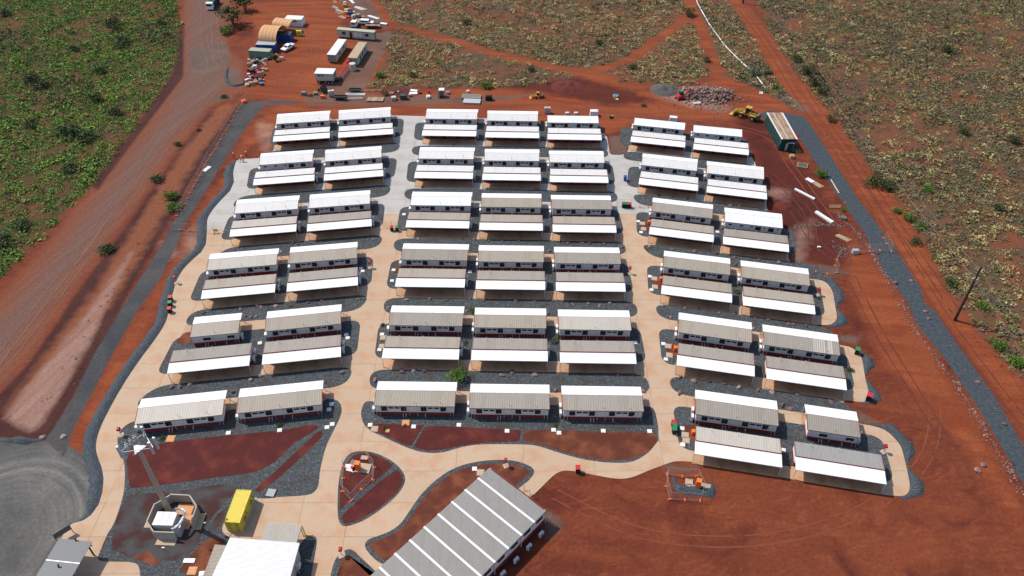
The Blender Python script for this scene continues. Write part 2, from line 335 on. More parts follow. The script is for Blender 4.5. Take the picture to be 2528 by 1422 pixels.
for k, p in GB.items():
    bk, r = k[0], int(k[1]); bed(k, bk, RV[(bk, r, 0)]-.3, RV[(bk, r+1, 1)]+6.35, p[:2], p[2:], 3.4)
BED['GL6'] = rounded(px('S',(345,482),(250,540),(205,620),(215,720),(265,820),(275,940),(265,1090),(230,1220),(170,1385))+
  px('H',(700,1140),(650,1260),(622,1328),(880,1333),(908,1375))+px('X',(347,1470),(600,1470),(583,1335),(553,1320),(546,1305),(588,1218),(628,1230),(660,1231.6),(685,1227.4),
  (745.8,1224.5),(772.4,1219.8),(785.7,1203.7),(788.5,1179),(790,1160),(804.6,1102),(824.8,1061.7),(842,1027),(844.5,1006.8),(836.4,989.5),(815,984)), 1.6)
BED['GM6'] = rounded(px('D',(130,878),(60,880),(30,980),(60,1070),(120,1120),(250,1180),(400,1250),(550,1295),(700,1290),(850,1240),(1000,1222),(1200,1222),(1400,1225),(1500,1250),(1650,1300))+
  px('X',(1440,1135),(1500,1143),(1560,1143),(1600,1120),(1624,1090),(1626,1060),(1617,1012),(1603,1003))+px('D',(2250,922)), 1.6)
BED['TRI'] = rounded(px('J',(280,150),(370,137),(500,150),(640,210),(740,280),(810,370),(820,440),(780,530),(680,640),(540,750),(400,840),(250,895),(180,895),(140,830),(135,650),(145,450),(180,280),(220,200)), 1.5)
BED['HALL'] = rounded(px('J',(2125,340),(2080,290),(1950,240),(1800,225),(1600,235),(1400,275),(1250,340),(1100,450),(980,570),(880,710),(790,850),(700,930),(560,990),(440,1025),(405,1085),(430,1140),(500,1220),(580,1280),(900,1300),(1700,700),(1990,490),(2080,420)), 1.2)
BED['SM'] = rounded(px('J',(40,1500),(100,1250),(150,1180),(230,1125),(290,1130),(350,1190),(510,1340),(640,1470)), 1.2)
BED['SW'] = rounded(px('I',(1530,845),(1590,880),(1595,950),(1560,1150),(1500,1480),(1250,1480),(1350,1000),(1440,880)), 1.0)
CONC = rounded([P(*p) for p in [(95,1470),(120,1390),(150,1330)]] + px('H',(455,1083),(530,1070),(590,1030),(640,960),(665,880),(672,790),(660,720),(635,660),(620,600),(625,540),(655,450),(700,360),(760,250),(820,150),(880,60))+
  px('C',(0,1125),(60,1040),(130,950),(200,850),(250,760),(270,690),(280,620),(310,510),(340,400),(400,300),(480,220),(560,150),(600,80))+
  px('A',(535,1240),(540,1100),(590,1020),(660,940),(740,860),(775,780),(765,700),(785,620),(800,580))+
  [P(*p) for p in [(641,391),(668,375),(676,372),(678,318),(684,305),(966,285),(1045,287),(1335,297),(1338,325),(1498,335),(1506,383),(1541,383),(1552,372),(1552,352),(1700,350),(1840,365),(1862,398),(1890,470),(1893,512),(1900,545),(1938,580),
   (1947,640),(1975,685),(2000,689),(2023.7,690.8),(2041.5,698),(2056,718.8),(2062,757),(2067.5,786.8),(2056,800),(2038.5,803.6),(2003,800),(2020,830),(2072.5,853),(2100.5,856),(2127,878),(2136,934.5),(2146.3,975.8),(2139,992),(2121,993.5),(2080,986),(2085,1030),
   (2119.5,1046.8),(2150.7,1050.5),(2187.4,1061.5),(2224,1098),(2237,1149.6),(2248,1204.7),(2238.8,1223),(2220.4,1226),(2172.7,1221),(1710,1140.5),(1673,1138.6),(1655,1142),(1600,1162.5),(1560,1180),(1530,1184),(1490,1178),(1430,1165),(1392,1161),(1370,1170),(1318,1222),(1290,1240),(1100,1440),(1080,1480)]], 1.3, 4)
# ------------------------------------------------------------------ ground
GX0, GX1, GY0, GY1, GS = -250, 250, 25, 345, 1.0
xs = np.arange(GX0, GX1+.1, GS); ys = np.arange(GY0, GY1+.1, GS); X, Y = np.meshgrid(xs, ys); nx, ny = len(xs), len(ys)
def X_(*p): return [P(*q) for q in p]
REG = {}
def reg(name, polys, w=2.0, lines=()):
    m = np.full(X.shape, -1e9)
    for q in polys: m = np.maximum(m, sdist(q, X, Y))
    for q, hw in lines: m = np.maximum(m, hw - sdist(q, X, Y, False))
    REG[name] = np.clip(.5 + m/(2*w), 0, 1)
reg('orange', [X_((600,10),(760,0),(880,0),(840,60),(960,130),(900,225),(1300,215),(1540,205),(1700,215),(1800,190),(1900,235),(1990,290),(1880,300),(1600,290),(1500,330),(1340,300),(1050,290),(970,285),(690,300),(640,350),(600,372),(585,395),(560,460),(520,510),(490,590),(440,650),(330,860),(240,1050),(210,1125),(160,1100),(240,960),(340,790),(440,630),(480,540),(560,430),(620,320),(690,255),(600,230),(640,100)),
   X_((1790,-40),(1800,0),(1850,80),(1920,200),(1990,290),(2080,420),(2200,600),(2290,740),(2400,880),(2540,1080),(2540,970),(2420,830),(2340,720),(2280,600),(2200,480),(2110,370),(2060,290),(1960,180),(1900,80),(1830,0),(1820,-40)),
   X_((2075,560),(2200,700),(2320,900),(2400,1050),(2528,1260),(2528,1330),(2380,1100),(2280,980),(2180,900),(2100,700))], 3.0,
   [(X_((895,-30),(960,60),(1100,95),(1250,140),(1440,182),(1550,150),(1690,50),(1725,-10)), 1.9), (X_((1440,182),(1500,200)), 4), (X_((1700,0),(1740,90),(1775,190)), 2.2)])
reg('dred', [X_((1500,230),(1640,215),(1800,260),(1830,330),(1870,400),(1900,520),(1960,640),(2060,670),(2100,620),(2060,540),(1990,420),(1920,390),(1880,300),(1780,250),(1640,215)), X_((1230,215),(1430,190),(1560,225),(1620,250),(1500,262),(1380,235))], 4)
reg('verge', [X_((596,258),(520,276),(452,360),(335,530),(205,700),(85,880),(-30,1010),(-30,1085),(120,1085),(240,880),(330,700),(400,580),(470,450),(560,320)), X_((430,175),(445,60),(455,60),(452,190),(330,350),(240,470),(225,460),(325,325))], 1.6)
reg('road', [X_((455,-40),(600,-40),(575,20),(560,120),(600,150),(600,225),(520,262),(450,350),(330,520),(200,690),(80,870),(-30,1000),(-30,770),(120,600),(240,450),(330,330),(430,190),(450,100))], 3)
reg('roadmid', [X_((470,-40),(540,-40),(545,150),(570,200),(430,330),(290,520),(120,740),(-30,930),(-30,830),(130,640),(280,450),(400,300),(460,190))], 4)
reg('pinkish', [X_((322,620),(332,620),(285,715),(228,840),(172,940),(110,1040),(80,1070),(40,1055),(5,1035),(60,960),(150,850),(215,770),(270,690))], 1.2)
reg('pale', [ X_((1620,215),(1700,225),(1800,262),(1790,280),(1700,262),(1630,240)), X_((640,300),(668,310),(680,340),(660,375),(640,340)), X_((400,600),(410,600),(440,620),(420,640)), X_((1895,462),(1935,470),(1945,492),(1900,480)), X_((1960,575),(2000,545),(2000,560),(1975,640),(1960,640)), X_((455,585),(480,565),(500,590),(480,630),(455,632))], 3)
reg('sand', [], 2.0, [(X_((556,268),(470,380),(395,500),(330,610),(250,740)), 2.6), (X_((330,610),(250,740),(150,870),(60,1000)), 2.8)])
reg('swale', [X_((599,252),(565,314),(503,410),(453,508),(425,553),(402,600),(343,692),(229,880),(183,975),(131,1060),(110,1085),(160,1130),(180,1060),(225,975),(274,880),(340,765),(393,692),(438,600),(455,553),(486,508),(545,410),(607,314),(650,262),(760,252),(700,246))], .8)
reg('turn', [X_((-60,1075),(0,1080),(100,1088),(160,1095),(205,1125),(245,1135),(258,1180),(245,1250),(205,1290),(172,1296),(80,1440),(40,1500),(-60,1500))], 1.5)
reg('rpath', [X_((1868,285),(1900,272),(1950,280),(1985,288),(2010,320),(2060,400),(2110,480),(2200,600),(2275,715),(2282,750),(2310,770),(2370,860),(2450,970),(2560,1155),(2560,1250),(2430,1030),(2330,880),(2262,800),(2240,745),(2190,680),(2130,570),(2060,470),(2000,380),(1960,320),(1900,300))], .6)
reg('grey', [X_((1505,335),(1545,335),(1548,385),(1505,385)), X_((1610,215),(1680,215),(1660,232),(1620,235)), X_((880,95),(965,75),(970,90),(900,220),(760,250),(790,215),(870,160)), X_((700,38),(745,40),(755,90),(730,85)), X_((470,120),(560,100),(570,150),(540,175),(470,185)), X_((745,230),(1180,240),(1330,232),(1180,258),(760,262)), X_((840,-20),(900,-20),(960,70),(900,60)), X_((1940,225),(2010,280),(1960,270),(1900,232)), X_((560,170),(580,165),(605,205),(590,215),(560,212)),
   X_((515,242),(560,235),(580,243),(530,250)), X_((1950,640),(2110,670),(2030,690),(1960,650)), X_((2080,830),(2130,828),(2110,850),(2060,840)), X_((2110,1010),(2180,1050),(2120,1045)),X_((1345,1255),(1392,1285),(1385,1310),(1360,1330),(1330,1300)), X_((1640,1150),(1720,1150),(1720,1160),(1640,1162))], 1.2)
reg('ggreen', [X_((430,-40),(445,100),(440,170),(400,220),(330,320),(240,440),(130,560),(-60,740),(-200,700),(-200,-40))], 2.5)
reg('bush', [X_((915,0),(980,70),(900,215),(1300,215),(1440,190),(1550,205),(1700,215),(1750,180),(1900,240),(1980,280),(1900,180),(1800,-60),(900,-60)), X_((1840,-60),(1900,80),(1960,180),(2060,290),(2110,370),(2200,480),(2280,600),(2340,720),(2420,830),(2640,1060),(3000,900),(2800,-60))], 3)
RN = list(REG)
vz = np.zeros(X.shape)
co = np.stack([X, Y, vz], -1).reshape(-1, 3)
idx = np.arange(nx*ny).reshape(ny, nx); fq = np.stack([idx[:-1,:-1], idx[:-1,1:], idx[1:,1:], idx[1:,:-1]], -1).reshape(-1, 4)
big = 3000.0; nb = len(co); co = np.vstack([co, [(-big,-big,0),(big,-big,0),(big,big,0),(-big,big,0)]])
c4 = [0, nx-1, nx*ny-1, nx*(ny-1)]
me = bpy.data.meshes.new('ground'); me.from_pydata([], [], [])
faces = fq.tolist(); faces += [(nb, nb+1, c4[1], c4[0]), (nb+1, nb+2, c4[2], c4[1]), (nb+2, nb+3, c4[3], c4[2]), (nb+3, nb, c4[0], c4[3])]
me = bpy.data.meshes.new('ground'); me.from_pydata(co.tolist(), [], faces); me.update()
for k in RN:
    a = me.attributes.new(k, 'FLOAT', 'POINT'); v = np.zeros(len(co)); v[:nb] = REG[k].reshape(-1); a.data.foreach_set('value', v)
def groundmat():
    m = bpy.data.materials.new('red earth'); m.use_nodes = True; nt = m.node_tree; L = nt.links.new
    b = nt.nodes['Principled BSDF']; b.inputs['Roughness'].default_value = .95; b.inputs['Specular IOR Level'].default_value = .1
    tc = N(nt, 'ShaderNodeTexCoord')
    def noise(s, det=6, dist=0.0, st=None, rot=0.0):
        mp = N(nt, 'ShaderNodeMapping'); L(tc.outputs['Object'], mp.inputs[0]); mp.vector_type = 'TEXTURE'; mp.inputs['Rotation'].default_value = (0, 0, rot)
        if st: mp.inputs['Scale'].default_value = tuple(1/q for q in st)
        n = N(nt, 'ShaderNodeTexNoise'); n.inputs['Scale'].default_value = s; n.inputs['Detail'].default_value = det; n.inputs['Distortion'].default_value = dist
        L(mp.outputs[0], n.inputs[0]); return n.outputs[0]
    def rng_(v, a, b_, c=0., d=1.):
        r = N(nt, 'ShaderNodeMapRange'); r.inputs[1].default_value = a; r.inputs[2].default_value = b_; r.inputs[3].default_value = c; r.inputs[4].default_value = d
        L(v, r.inputs[0]); return r.outputs[0]
    def mix(f, a, b_):
        x = N(nt, 'ShaderNodeMix', data_type='RGBA'); L(f, x.inputs[0])
        for i, q in ((6, a), (7, b_)):
            if isinstance(q, tuple): x.inputs[i].default_value = q
            else: L(q, x.inputs[i])
        return x.outputs[2]
    big_ = noise(.02, 6, .6); mid = noise(.11, 8, .8); fine = noise(1.6, 6); grit = noise(7, 3); edge = noise(.35, 8)
    streak = noise(.16, 8, 1.2, (.25, 1.6, 1), RAD(-8)); streak2 = noise(.5, 6, .5, (.06, 1.3, 1), RAD(70)); swirl = noise(.35, 9, 2.2, (.5, 1.2, 1), RAD(12))
    base = mix(rng_(big_, .35, .65), lin(142,74,49), lin(114,55,41)); base = mix(rng_(swirl, .5, .72, 0, .6), base, lin(168,92,60))
    base = mix(rng_(streak, .45, .68, 0, .75), base, lin(148,78,50)); base = mix(rng_(mid, .5, .72, 0, .85), base, lin(98,46,38))
    def region(name, cur, ca, cb=None, pat=None, amp=.35, soft=.07, thr=.5, maxf=1.0):
        at = N(nt, 'ShaderNodeAttribute'); at.attribute_name = name
        e = N(nt, 'ShaderNodeMath', operation='MULTIPLY_ADD'); L(edge, e.inputs[0]); e.inputs[1].default_value = amp; e.inputs[2].default_value = -amp*.5
        s = N(nt, 'ShaderNodeMath', operation='ADD'); L(at.outputs['Fac'], s.inputs[0]); L(e.outputs[0], s.inputs[1])
        f = rng_(s.outputs[0], thr-soft, thr+soft, 0, maxf)
        c = mix(pat, ca, cb) if cb else ca
        return mix(f, cur, c)
    p_mid = rng_(mid, .35, .65); p_st = rng_(streak2, .22, .78); p_big = rng_(big_, .4, .6); p_s1 = rng_(streak, .35, .65); p_fine = rng_(fine, .35, .65)
    c = base
    c = region('bush', c, lin(140,84,60), lin(104,88,68), p_mid, .5, .2)
    c = region('ggreen', c, lin(122,80,56), lin(84,76,48), p_mid, .5, .2)
    c = region('orange', c, lin(170,92,56), lin(146,72,46), p_s1, .5, .22)
    c = region('dred', c, lin(104,48,40), lin(84,42,38), p_mid, .6, .22, maxf=.85)
    c = region('road', c, lin(156,92,66), lin(132,84,68), p_st, .25, .2)
    c = region('roadmid', c, lin(140,106,92), lin(124,94,84), p_st, .5, .3, maxf=.95)
    c = region('verge', c, lin(94,58,52), lin(80,46,42), p_mid, .3, .15)
    c = region('sand', c, lin(186,120,84), lin(150,84,58), p_fine, .9, .25, maxf=.7)
    c = region('pale', c, lin(196,150,130), lin(150,120,106), p_mid, .7, .3, maxf=.85)
    c = region('pinkish', c, lin(190,152,138), lin(158,112,94), p_st, .6, .3, thr=.6, maxf=.9)
    c = region('grey', c, lin(108,94,86), lin(132,114,100), p_mid, .7, .25, maxf=.72)
    c = region('turn', c, lin(92,92,92), lin(118,114,108), p_mid, .3, .12)
    # wheel arcs in the turning circle: rings about its centre
    gm = N(nt, 'ShaderNodeNewGeometry'); cx, cy = P(-20, 1350)
    sb = N(nt, 'ShaderNodeVectorMath', operation='SUBTRACT'); L(gm.outputs['Position'], sb.inputs[0]); sb.inputs[1].default_value = (cx, cy, 0)
    sc2 = N(nt, 'ShaderNodeVectorMath', operation='MULTIPLY'); L(sb.outputs[0], sc2.inputs[0]); sc2.inputs[1].default_value = (1.0, 0.85, 0)
    ln = N(nt, 'ShaderNodeVectorMath', operation='LENGTH'); L(sc2.outputs[0], ln.inputs[0])
    nn = N(nt, 'ShaderNodeTexNoise', noise_dimensions='1D'); nn.inputs['Scale'].default_value = 1.1; nn.inputs['Detail'].default_value = 5; L(ln.outputs['Value'], nn.inputs['W'])
    wob = N(nt, 'ShaderNodeMath', operation='ADD'); L(nn.outputs[0], wob.inputs[0]); L(rng_(mid, .3, .7, -.13, .13), wob.inputs[1]); ring = rng_(wob.outputs[0], .28, .82); band = N(nt, 'ShaderNodeMapRange', interpolation_type='SMOOTHSTEP'); band.inputs[1].default_value = 5.0; band.inputs[2].default_value = 9.5; L(ln.outputs['Value'], band.inputs[0])
    band2 = rng_(ln.outputs['Value'], 13.5, 18, 1, 0); m1 = N(nt, 'ShaderNodeMath', operation='MULTIPLY'); L(band.outputs[0], m1.inputs[0]); L(band2, m1.inputs[1])
    m2 = N(nt, 'ShaderNodeMath', operation='MULTIPLY'); L(m1.outputs[0], m2.inputs[0]); L(rng_(ring, 0, 1, .15, 1), m2.inputs[1])
    at = N(nt, 'ShaderNodeAttribute'); at.attribute_name = 'turn'; m3 = N(nt, 'ShaderNodeMath', operation='MULTIPLY'); L(m2.outputs[0], m3.inputs[0]); L(rng_(at.outputs['Fac'], .5, .9), m3.inputs[1])
    c = mix(m3.outputs[0], c, lin(142,138,130))
    c = region('swale', c, lin(78,80,84), lin(98,95,93), p_mid, .3, .07)
    c = region('rpath', c, lin(77,85,92), lin(86,93,99), p_fine, .22, .05)
    g1 = rng_(fine, .3, .7, .85, 1.15); g2 = rng_(grit, .3, .7, .85, 1.15); mu = N(nt, 'ShaderNodeMath', operation='MULTIPLY'); L(g1, mu.inputs[0]); L(g2, mu.inputs[1])
    vm = N(nt, 'ShaderNodeVectorMath', operation='SCALE'); L(c, vm.inputs[0]); L(mu.outputs[0], vm.inputs['Scale']); L(vm.outputs[0], b.inputs['Base Color'])
    bp = N(nt, 'ShaderNodeBump'); bp.inputs['Distance'].default_value = .12; bp.inputs['Strength'].default_value = .6; L(fine, bp.inputs['Height']); L(bp.outputs[0], b.inputs['Normal'])
    return m
me.materials.append(groundmat()); g = bpy.data.objects.new('ground', me); COL.objects.link(g); g['kind'] = 'structure'
# ------------------------------------------------------------------ concrete, cut in slabs
cp = sheet('concrete_path', CONC, .02, M['bed'])
bm = bmesh.new(); f = bm.faces.new([bm.verts.new((x, y, .06)) for x, y in CONC]); f.normal_update()
if f.normal.z < 0: f.normal_flip()
bmesh.ops.triangulate(bm, faces=bm.faces[:])
YS = [55.5 + 6.22*k for k in range(24)]; XS = [-66, -54.5, -47, -40.6, -33.9, -26.2, -9.5, 2, 14, 25.7, 32, 45, 57, 66]
for yv in YS: bmesh.ops.bisect_plane(bm, geom=bm.verts[:]+bm.edges[:]+bm.faces[:], plane_co=(0, yv, 0), plane_no=(0, 1, 0))
for xv in XS: bmesh.ops.bisect_plane(bm, geom=bm.verts[:]+bm.edges[:]+bm.faces[:], plane_co=(xv, 0, 0), plane_no=(1, 0, 0))
bmesh.ops.triangulate(bm, faces=bm.faces[:])
cells = {}
for f in bm.faces:
    c = f.calc_center_median(); k = (sum(c.x > q for q in XS), sum(c.y > q for q in YS)); cells.setdefault(k, []).append([tuple(v.co) for v in f.verts])
bm.free()
nslab = 0
for k, fs in cells.items():
    pts = []
    for t in fs:
        a, b, c = [Vector(q) for q in t]
        n = max(2, int(math.sqrt((b-a).cross(c-a).length)/1.0)+1)
        for i in range(n):
            for j in range(n-i): u_, v_ = (i+.33)/n, (j+.33)/n; q = a+(b-a)*u_+(c-a)*v_; pts.append((q.x, q.y))
    A = np.array(pts); vis = np.ones(len(A), bool)
    for bp_ in BED.values(): vis &= ~inside(bp_, A[:, 0], A[:, 1])
    if not vis.any(): continue
    vm_, fm, vd = [], [], {}
    for t in fs:
        ff = []
        for q in t:
            kk = (round(q[0], 3), round(q[1], 3))
            if kk not in vd: vd[kk] = len(vm_); vm_.append(q)
            ff.append(vd[kk])
        fm.append(ff)
    cx = sum(v[0] for v in vm_)/len(vm_); cy = sum(v[1] for v in vm_)/len(vm_)
    xa, xb = min(v[0] for v in vm_), max(v[0] for v in vm_); ya, yb = min(v[1] for v in vm_), max(v[1] for v in vm_)
    sxx = 1 - .035/max(xb-xa, .5); syy = 1 - .035/max(yb-ya, .5)
    vm_ = [(cx+(x-cx)*sxx - cx, cy+(y-cy)*syy - cy, z) for x, y, z in vm_]
    me = bpy.data.meshes.new('slab'); me.from_pydata(vm_, [], fm); me.update()
    new = cy > 156 or (cy > 149 and cx < -60)
    me.materials.append(M['concw'] if new else M['conc'])
    o = bpy.data.objects.new('slab', me); COL.objects.link(o); o.parent = cp; o.location = (cx, cy, random.uniform(-.003, .003)); nslab += 1
print('slabs', nslab)
def inset(pts, d):
    out = []; n = len(pts); ar = sum(pts[i-1][0]*pts[i][1]-pts[i][0]*pts[i-1][1] for i in range(n)); s = 1 if ar > 0 else -1
    for i in range(n):
        a, c = Vector(pts[i-2 if i == 0 else i-1]), Vector(pts[(i+1) % n]); a = Vector(pts[i-1]); t = (c-a)
        if t.length < 1e-6: continue
        t.normalize(); out.append((pts[i][0]-t.y*s*d, pts[i][1]+t.x*s*d))
    return out
beds = {}
for k, q in BED.items(): beds[k] = sheet('gravel_bed', q, .075, M['gravel'])
for q in (px('S',(315,1062),(285,820),(330,700),(500,690),(760,650),(1100,612),(1560,570),(1900,515),(1935,540),(1700,690),(1560,830),(1420,912),(1300,935),(1000,975),(600,1030)),
          px('S',(1972,568),(1940,640),(1830,750),(1600,960),(1430,1092),(1370,1085),(1500,970),(1700,780),(1850,640),(1925,572)),
          px('D',(80,1070),(180,1060),(540,1070),(520,1100),(440,1240),(380,1225),(250,1160),(120,1110)),
          px('D',(550,1080),(700,1078),(900,1090),(1320,1110),(1300,1200),(1050,1210),(880,1225),(700,1265),(560,1275),(455,1245)),
          px('J',(290,185),(370,160),(500,175),(620,225),(700,280),(600,370),(400,520),(250,640),(165,740),(155,650),(170,450),(200,290)),
          px('J',(740,320),(795,400),(790,460),(740,550),(660,625),(530,730),(400,810),(250,870),(190,860),(170,800),(260,710),(420,570),(620,400))):
    sheet('garden_soil', rounded(q, .6), .088, M['garden'])
for q in (px('D',(1345,1115),(1500,1105),(1900,1120),(2380,1130),(2412,1200),(2330,1290),(2200,1345),(2000,1352),(1850,1335),(1650,1282),(1500,1235),(1325,1195)), inset(BED['HALL'], .75), inset(BED['SM'], 1.0),
          px('G',(1060,1080),(1190,1110),(1150,1300),(1000,1422),(880,1422),(780,1380),(900,1230),(980,1150)),)[:-1]:
    sheet('garden_soil', rounded(q, .6), .088, M['garden2'])
for q in (px('G',(1120,880),(1200,830),(1280,780),(1180,960),(1130,1000),(1050,1060),(1030,1040)), px('G',(330,715),(700,690),(1180,620),(1330,640),(1180,790),(1080,900),(1020,1000),(920,1200),(800,1290),(560,1290),(300,1240),(190,1190),(230,950),(290,800))):
    sheet('garden_soil', rounded(q, .8), .084, M['mixsoil'])
for q in (px('G',(1060,1080),(1190,1110),(1150,1300),(1000,1422),(880,1422),(780,1380),(900,1230),(980,1150)),
          px('G',(360,1260),(520,1200),(640,1330),(560,1330))):
    sheet('garden_soil', rounded(q, .6), .088, M['garden2'])
for k in ('L5','E3','E4','E5','E6','L4','M4'):
    q = BED[k]; bx = min(p[0] for p in q); cyb = sum(p[1] for p in q)/len(q)
    e = rounded([(bx+.9, cyb+.6), (bx+3.6, cyb+.5), (bx+3.6, cyb+4.0), (bx+1.6, cyb+4.0)], 1.2); sheet('garden_soil', e, .09, M['garden2'])
def berm(name, pts, width, h, side, label=None, seed=0):
    rnd = random.Random(seed); P_ = [Vector(p) for p in pts]; dense = []
    for a, b in zip(P_[:-1], P_[1:]):
        n = max(1, int((b-a).length/.8))
        for i in range(n): dense.append(a+(b-a)*i/n)
    dense.append(P_[-1]); vs = []; fs = []; prof = [(0, .0), (.12, .35), (.3, .8), (.5, 1), (.68, .8), (.88, .3), (1, -.15)]; K = len(prof)
    nrm = []
    for i in range(len(dense)):
        a = dense[max(0, i-3)]; b = dense[min(len(dense)-1, i+3)]; t = (b-a).normalized(); nrm.append(Vector((-t.y, t.x))*side)
    for i, p in enumerate(dense):
        e = min(1, i/3, (len(dense)-1-i)/3); wv = width*(1+rnd.uniform(-.09, .09)); hv = h*(1+rnd.uniform(-.3, .3))*max(e, .05)
        for s, z in prof: q = p+nrm[i]*(s*wv*max(e, .3)); vs.append((q.x, q.y, .03+z*hv if s > 0 else .055))
        if i:
            for j in range(K-1): a0 = (i-1)*K+j; fs.append((a0, a0+1, a0+K+1, a0+K))
    o = MB().add(vs, fs).build(name, M['gravel2']); o.data.polygons.foreach_set('use_smooth', [True]*len(o.data.polygons)); o['kind'] = 'structure'; return o
berm('gravel_berm', px('H',(530,1070),(590,1030),(640,960),(665,880),(672,790),(660,720),(635,660),(620,600),(625,540),(655,450),(700,360),(760,250),(820,150),(880,60))+px('C',(0,1125),(60,1040),(130,950),(200,850),(250,760),(270,690),(280,620),(310,510),(340,400),(400,300),(480,220),(560,150),(600,80))+
  px('A',(535,1240),(540,1100),(590,1020),(660,940),(740,860),(775,780),(765,700),(785,620),(800,580)), 2.3, .38, 1, seed=1)
for i, q in enumerate(([(2000,689),(2023.7,690.8),(2041.5,698),(2056,718.8),(2062,757)], [(2063,760),(2067.5,786.8),(2056,800),(2038.5,803.6)], [(2110,860),(2127,878),(2134,925)], [(2137,937),(2146.3,975.8),(2139,992),(2121,993.5)],
    [(2150.7,1050.5),(2187.4,1061.5),(2224,1098),(2236,1146)], [(2238,1152),(2248,1204.7),(2238.8,1223),(2218,1226)])):
    q = [P(*p) for p in q]; rq = rounded([q[0]]+q+[q[-1]], 2); berm('gravel_berm', [p for j, p in enumerate(q)], 2.2, .4, 1, seed=10+i)
berm('gravel_berm', px('U',(470,1130),(500,1290),(620,1330),(800,1345),(960,1380),(985,1290),(950,1190)), 1.9, .45, 1, seed=31)
berm('gravel_berm', px('K',(25,790),(10,900),(35,975),(100,1000),(170,985),(195,930)), 1.1, .4, -1, seed=32)
berm('gravel_berm', px('X',(0,1090),(60,1098),(105,1088)), 1.6, .5, 1, seed=33)
M['track'] = mat('pressed tyre dirt', lin(144,78,54), .95, .25, .5, 5); M['track2'] = mat('dark tyre dirt', lin(114,58,44), .95, .25, .5, 5); M['track3'] = mat('pale tyre gravel', lin(142,104,86), .95, .2, .5, 5)
def tracks_mesh(name, lines, m, seed, gauge=1.9, wd=.32):
    rnd = random.Random(seed); mb = MB()
    for li, ln in enumerate(lines):
        pts = [Vector(P(*p)) for p in ln]; cr = []; zz = .004+seed*.011+li*.001
        for i in range(len(pts)-1):
            p0, p1, p2, p3 = pts[max(i-1, 0)], pts[i], pts[i+1], pts[min(i+2, len(pts)-1)]
            for k in range(10): t = k/10; cr.append(.5*((2*p1)+(p2-p0)*t+(2*p0-5*p1+4*p2-p3)*t*t+(3*p1-p0-3*p2+p3)*t**3))
        cr.append(pts[-1])
        for sd in (-1, 1):
            vs = []; fs = []
            for i, p in enumerate(cr):
                t = (cr[min(i+1, len(cr)-1)]-cr[max(i-1, 0)]).normalized(); n = Vector((-t.y, t.x)); c = p+n*(gauge/2*sd+rnd.uniform(-.03, .03)); w_ = wd/2*rnd.uniform(.5, 1.1)
                vs += [(c.x-n.x*w_, c.y-n.y*w_, zz+sd*.0004), (c.x+n.x*w_, c.y+n.y*w_, zz+sd*.0004)]
                if i and rnd.random() > .06: fs.append((2*i-2, 2*i-1, 2*i+1, 2*i))
            mb.add(vs, fs)
    o = mb.build(name, m); o['kind'] = 'structure'
tracks_mesh('tyre_tracks', [[(1370,1220),(1600,1320),(1900,1330),(2150,1250),(2290,1120),(2300,950),(2230,820)],
 [(640,250),(900,262),(1200,262),(1500,285),(1800,275)],[(660,262),(900,255),(1300,258),(1620,290),(1880,330),(1960,420),(2060,560)],[(1440,255),(1600,300),(1750,300),(1870,270)],[(640,60),(700,150),(680,230)],[(780,20),(790,120),(720,210),(640,250)],[(690,30),(760,90),(740,180),(660,240)]], M['track'], 1)
tracks_mesh('tyre_tracks', [[(2100,680),(2170,820),(2280,1000),(2400,1200)],
 [(1820,10),(1900,120),(1980,250),(2100,420),(2230,620),(2330,780),(2440,930),(2540,1060)],[(1835,0),(1925,130),(2010,260),(2130,430),(2260,620),(2360,770)],[(1960,520),(2000,580),(2060,640)],[(1900,430),(1990,520),(2010,620)]], M['track2'], 2)
tracks_mesh('tyre_tracks', [[(500,-20),(505,100),(515,180),(395,330),(285,500),(140,700),(-20,910)],[(528,-20),(532,120),(545,200),(435,330),(325,480),(178,680),(10,900)]], M['track3'], 3)
# ------------------------------------------------------------------ corrugated roof mesh
def ribbed(mb, L_, ya, za, yb, zb, pitch=.42, h=.02, th=.03, mi=0):
    n = int(round(L_/pitch)); p = L_/n; prof = []
    for i in range(n):
        x = -L_/2+i*p; prof += [(x, 0), (x+p*.55, 0), (x+p*.68, h), (x+p*.87, h)]
    prof.append((L_/2, 0)); k = len(prof)
    top = [(x, ya, za+z) for x, z in prof]+[(x, yb, zb+z) for x, z in prof]; bot = [(x, ya, za-th) for x, z in prof]+[(x, yb, zb-th) for x, z in prof]
    fs = [(i, i+1, k+i+1, k+i) for i in range(k-1)]; b2 = 2*k
    fs += [(i, b2+i, b2+i+1, i+1) for i in range(k-1)] + [(k+i+1, b2+k+i+1, b2+k+i, k+i) for i in range(k-1)]
    fs += [(0, k, b2+k, b2), (k-1, b2+k-1, b2+2*k-1, 2*k-1), (b2, b2+k, b2+2*k-1, b2+k-1)]
    mb.add(top+bot, fs, mi)
def window(parent, x, z, w_, h_, y, face=-1, glassm='glass', mull=1):
    mb = MB(); t = .05
    for dx in (-w_/2, w_/2): mb.box((x+dx, y+face*.03, z), (t, .06, h_+t))
    for dz in (-h_/2, h_/2): mb.box((x, y+face*.028, z+dz), (w_-t, .055, t))
    if mull: mb.box((x, y+face*.03, z), (.04, .05, h_-t))
    f = mb.build('window', M['frame'], parent); MB().box((x, y+face*.012, z), (w_-t, .02, h_-t)).build('pane', M[glassm], f); return f
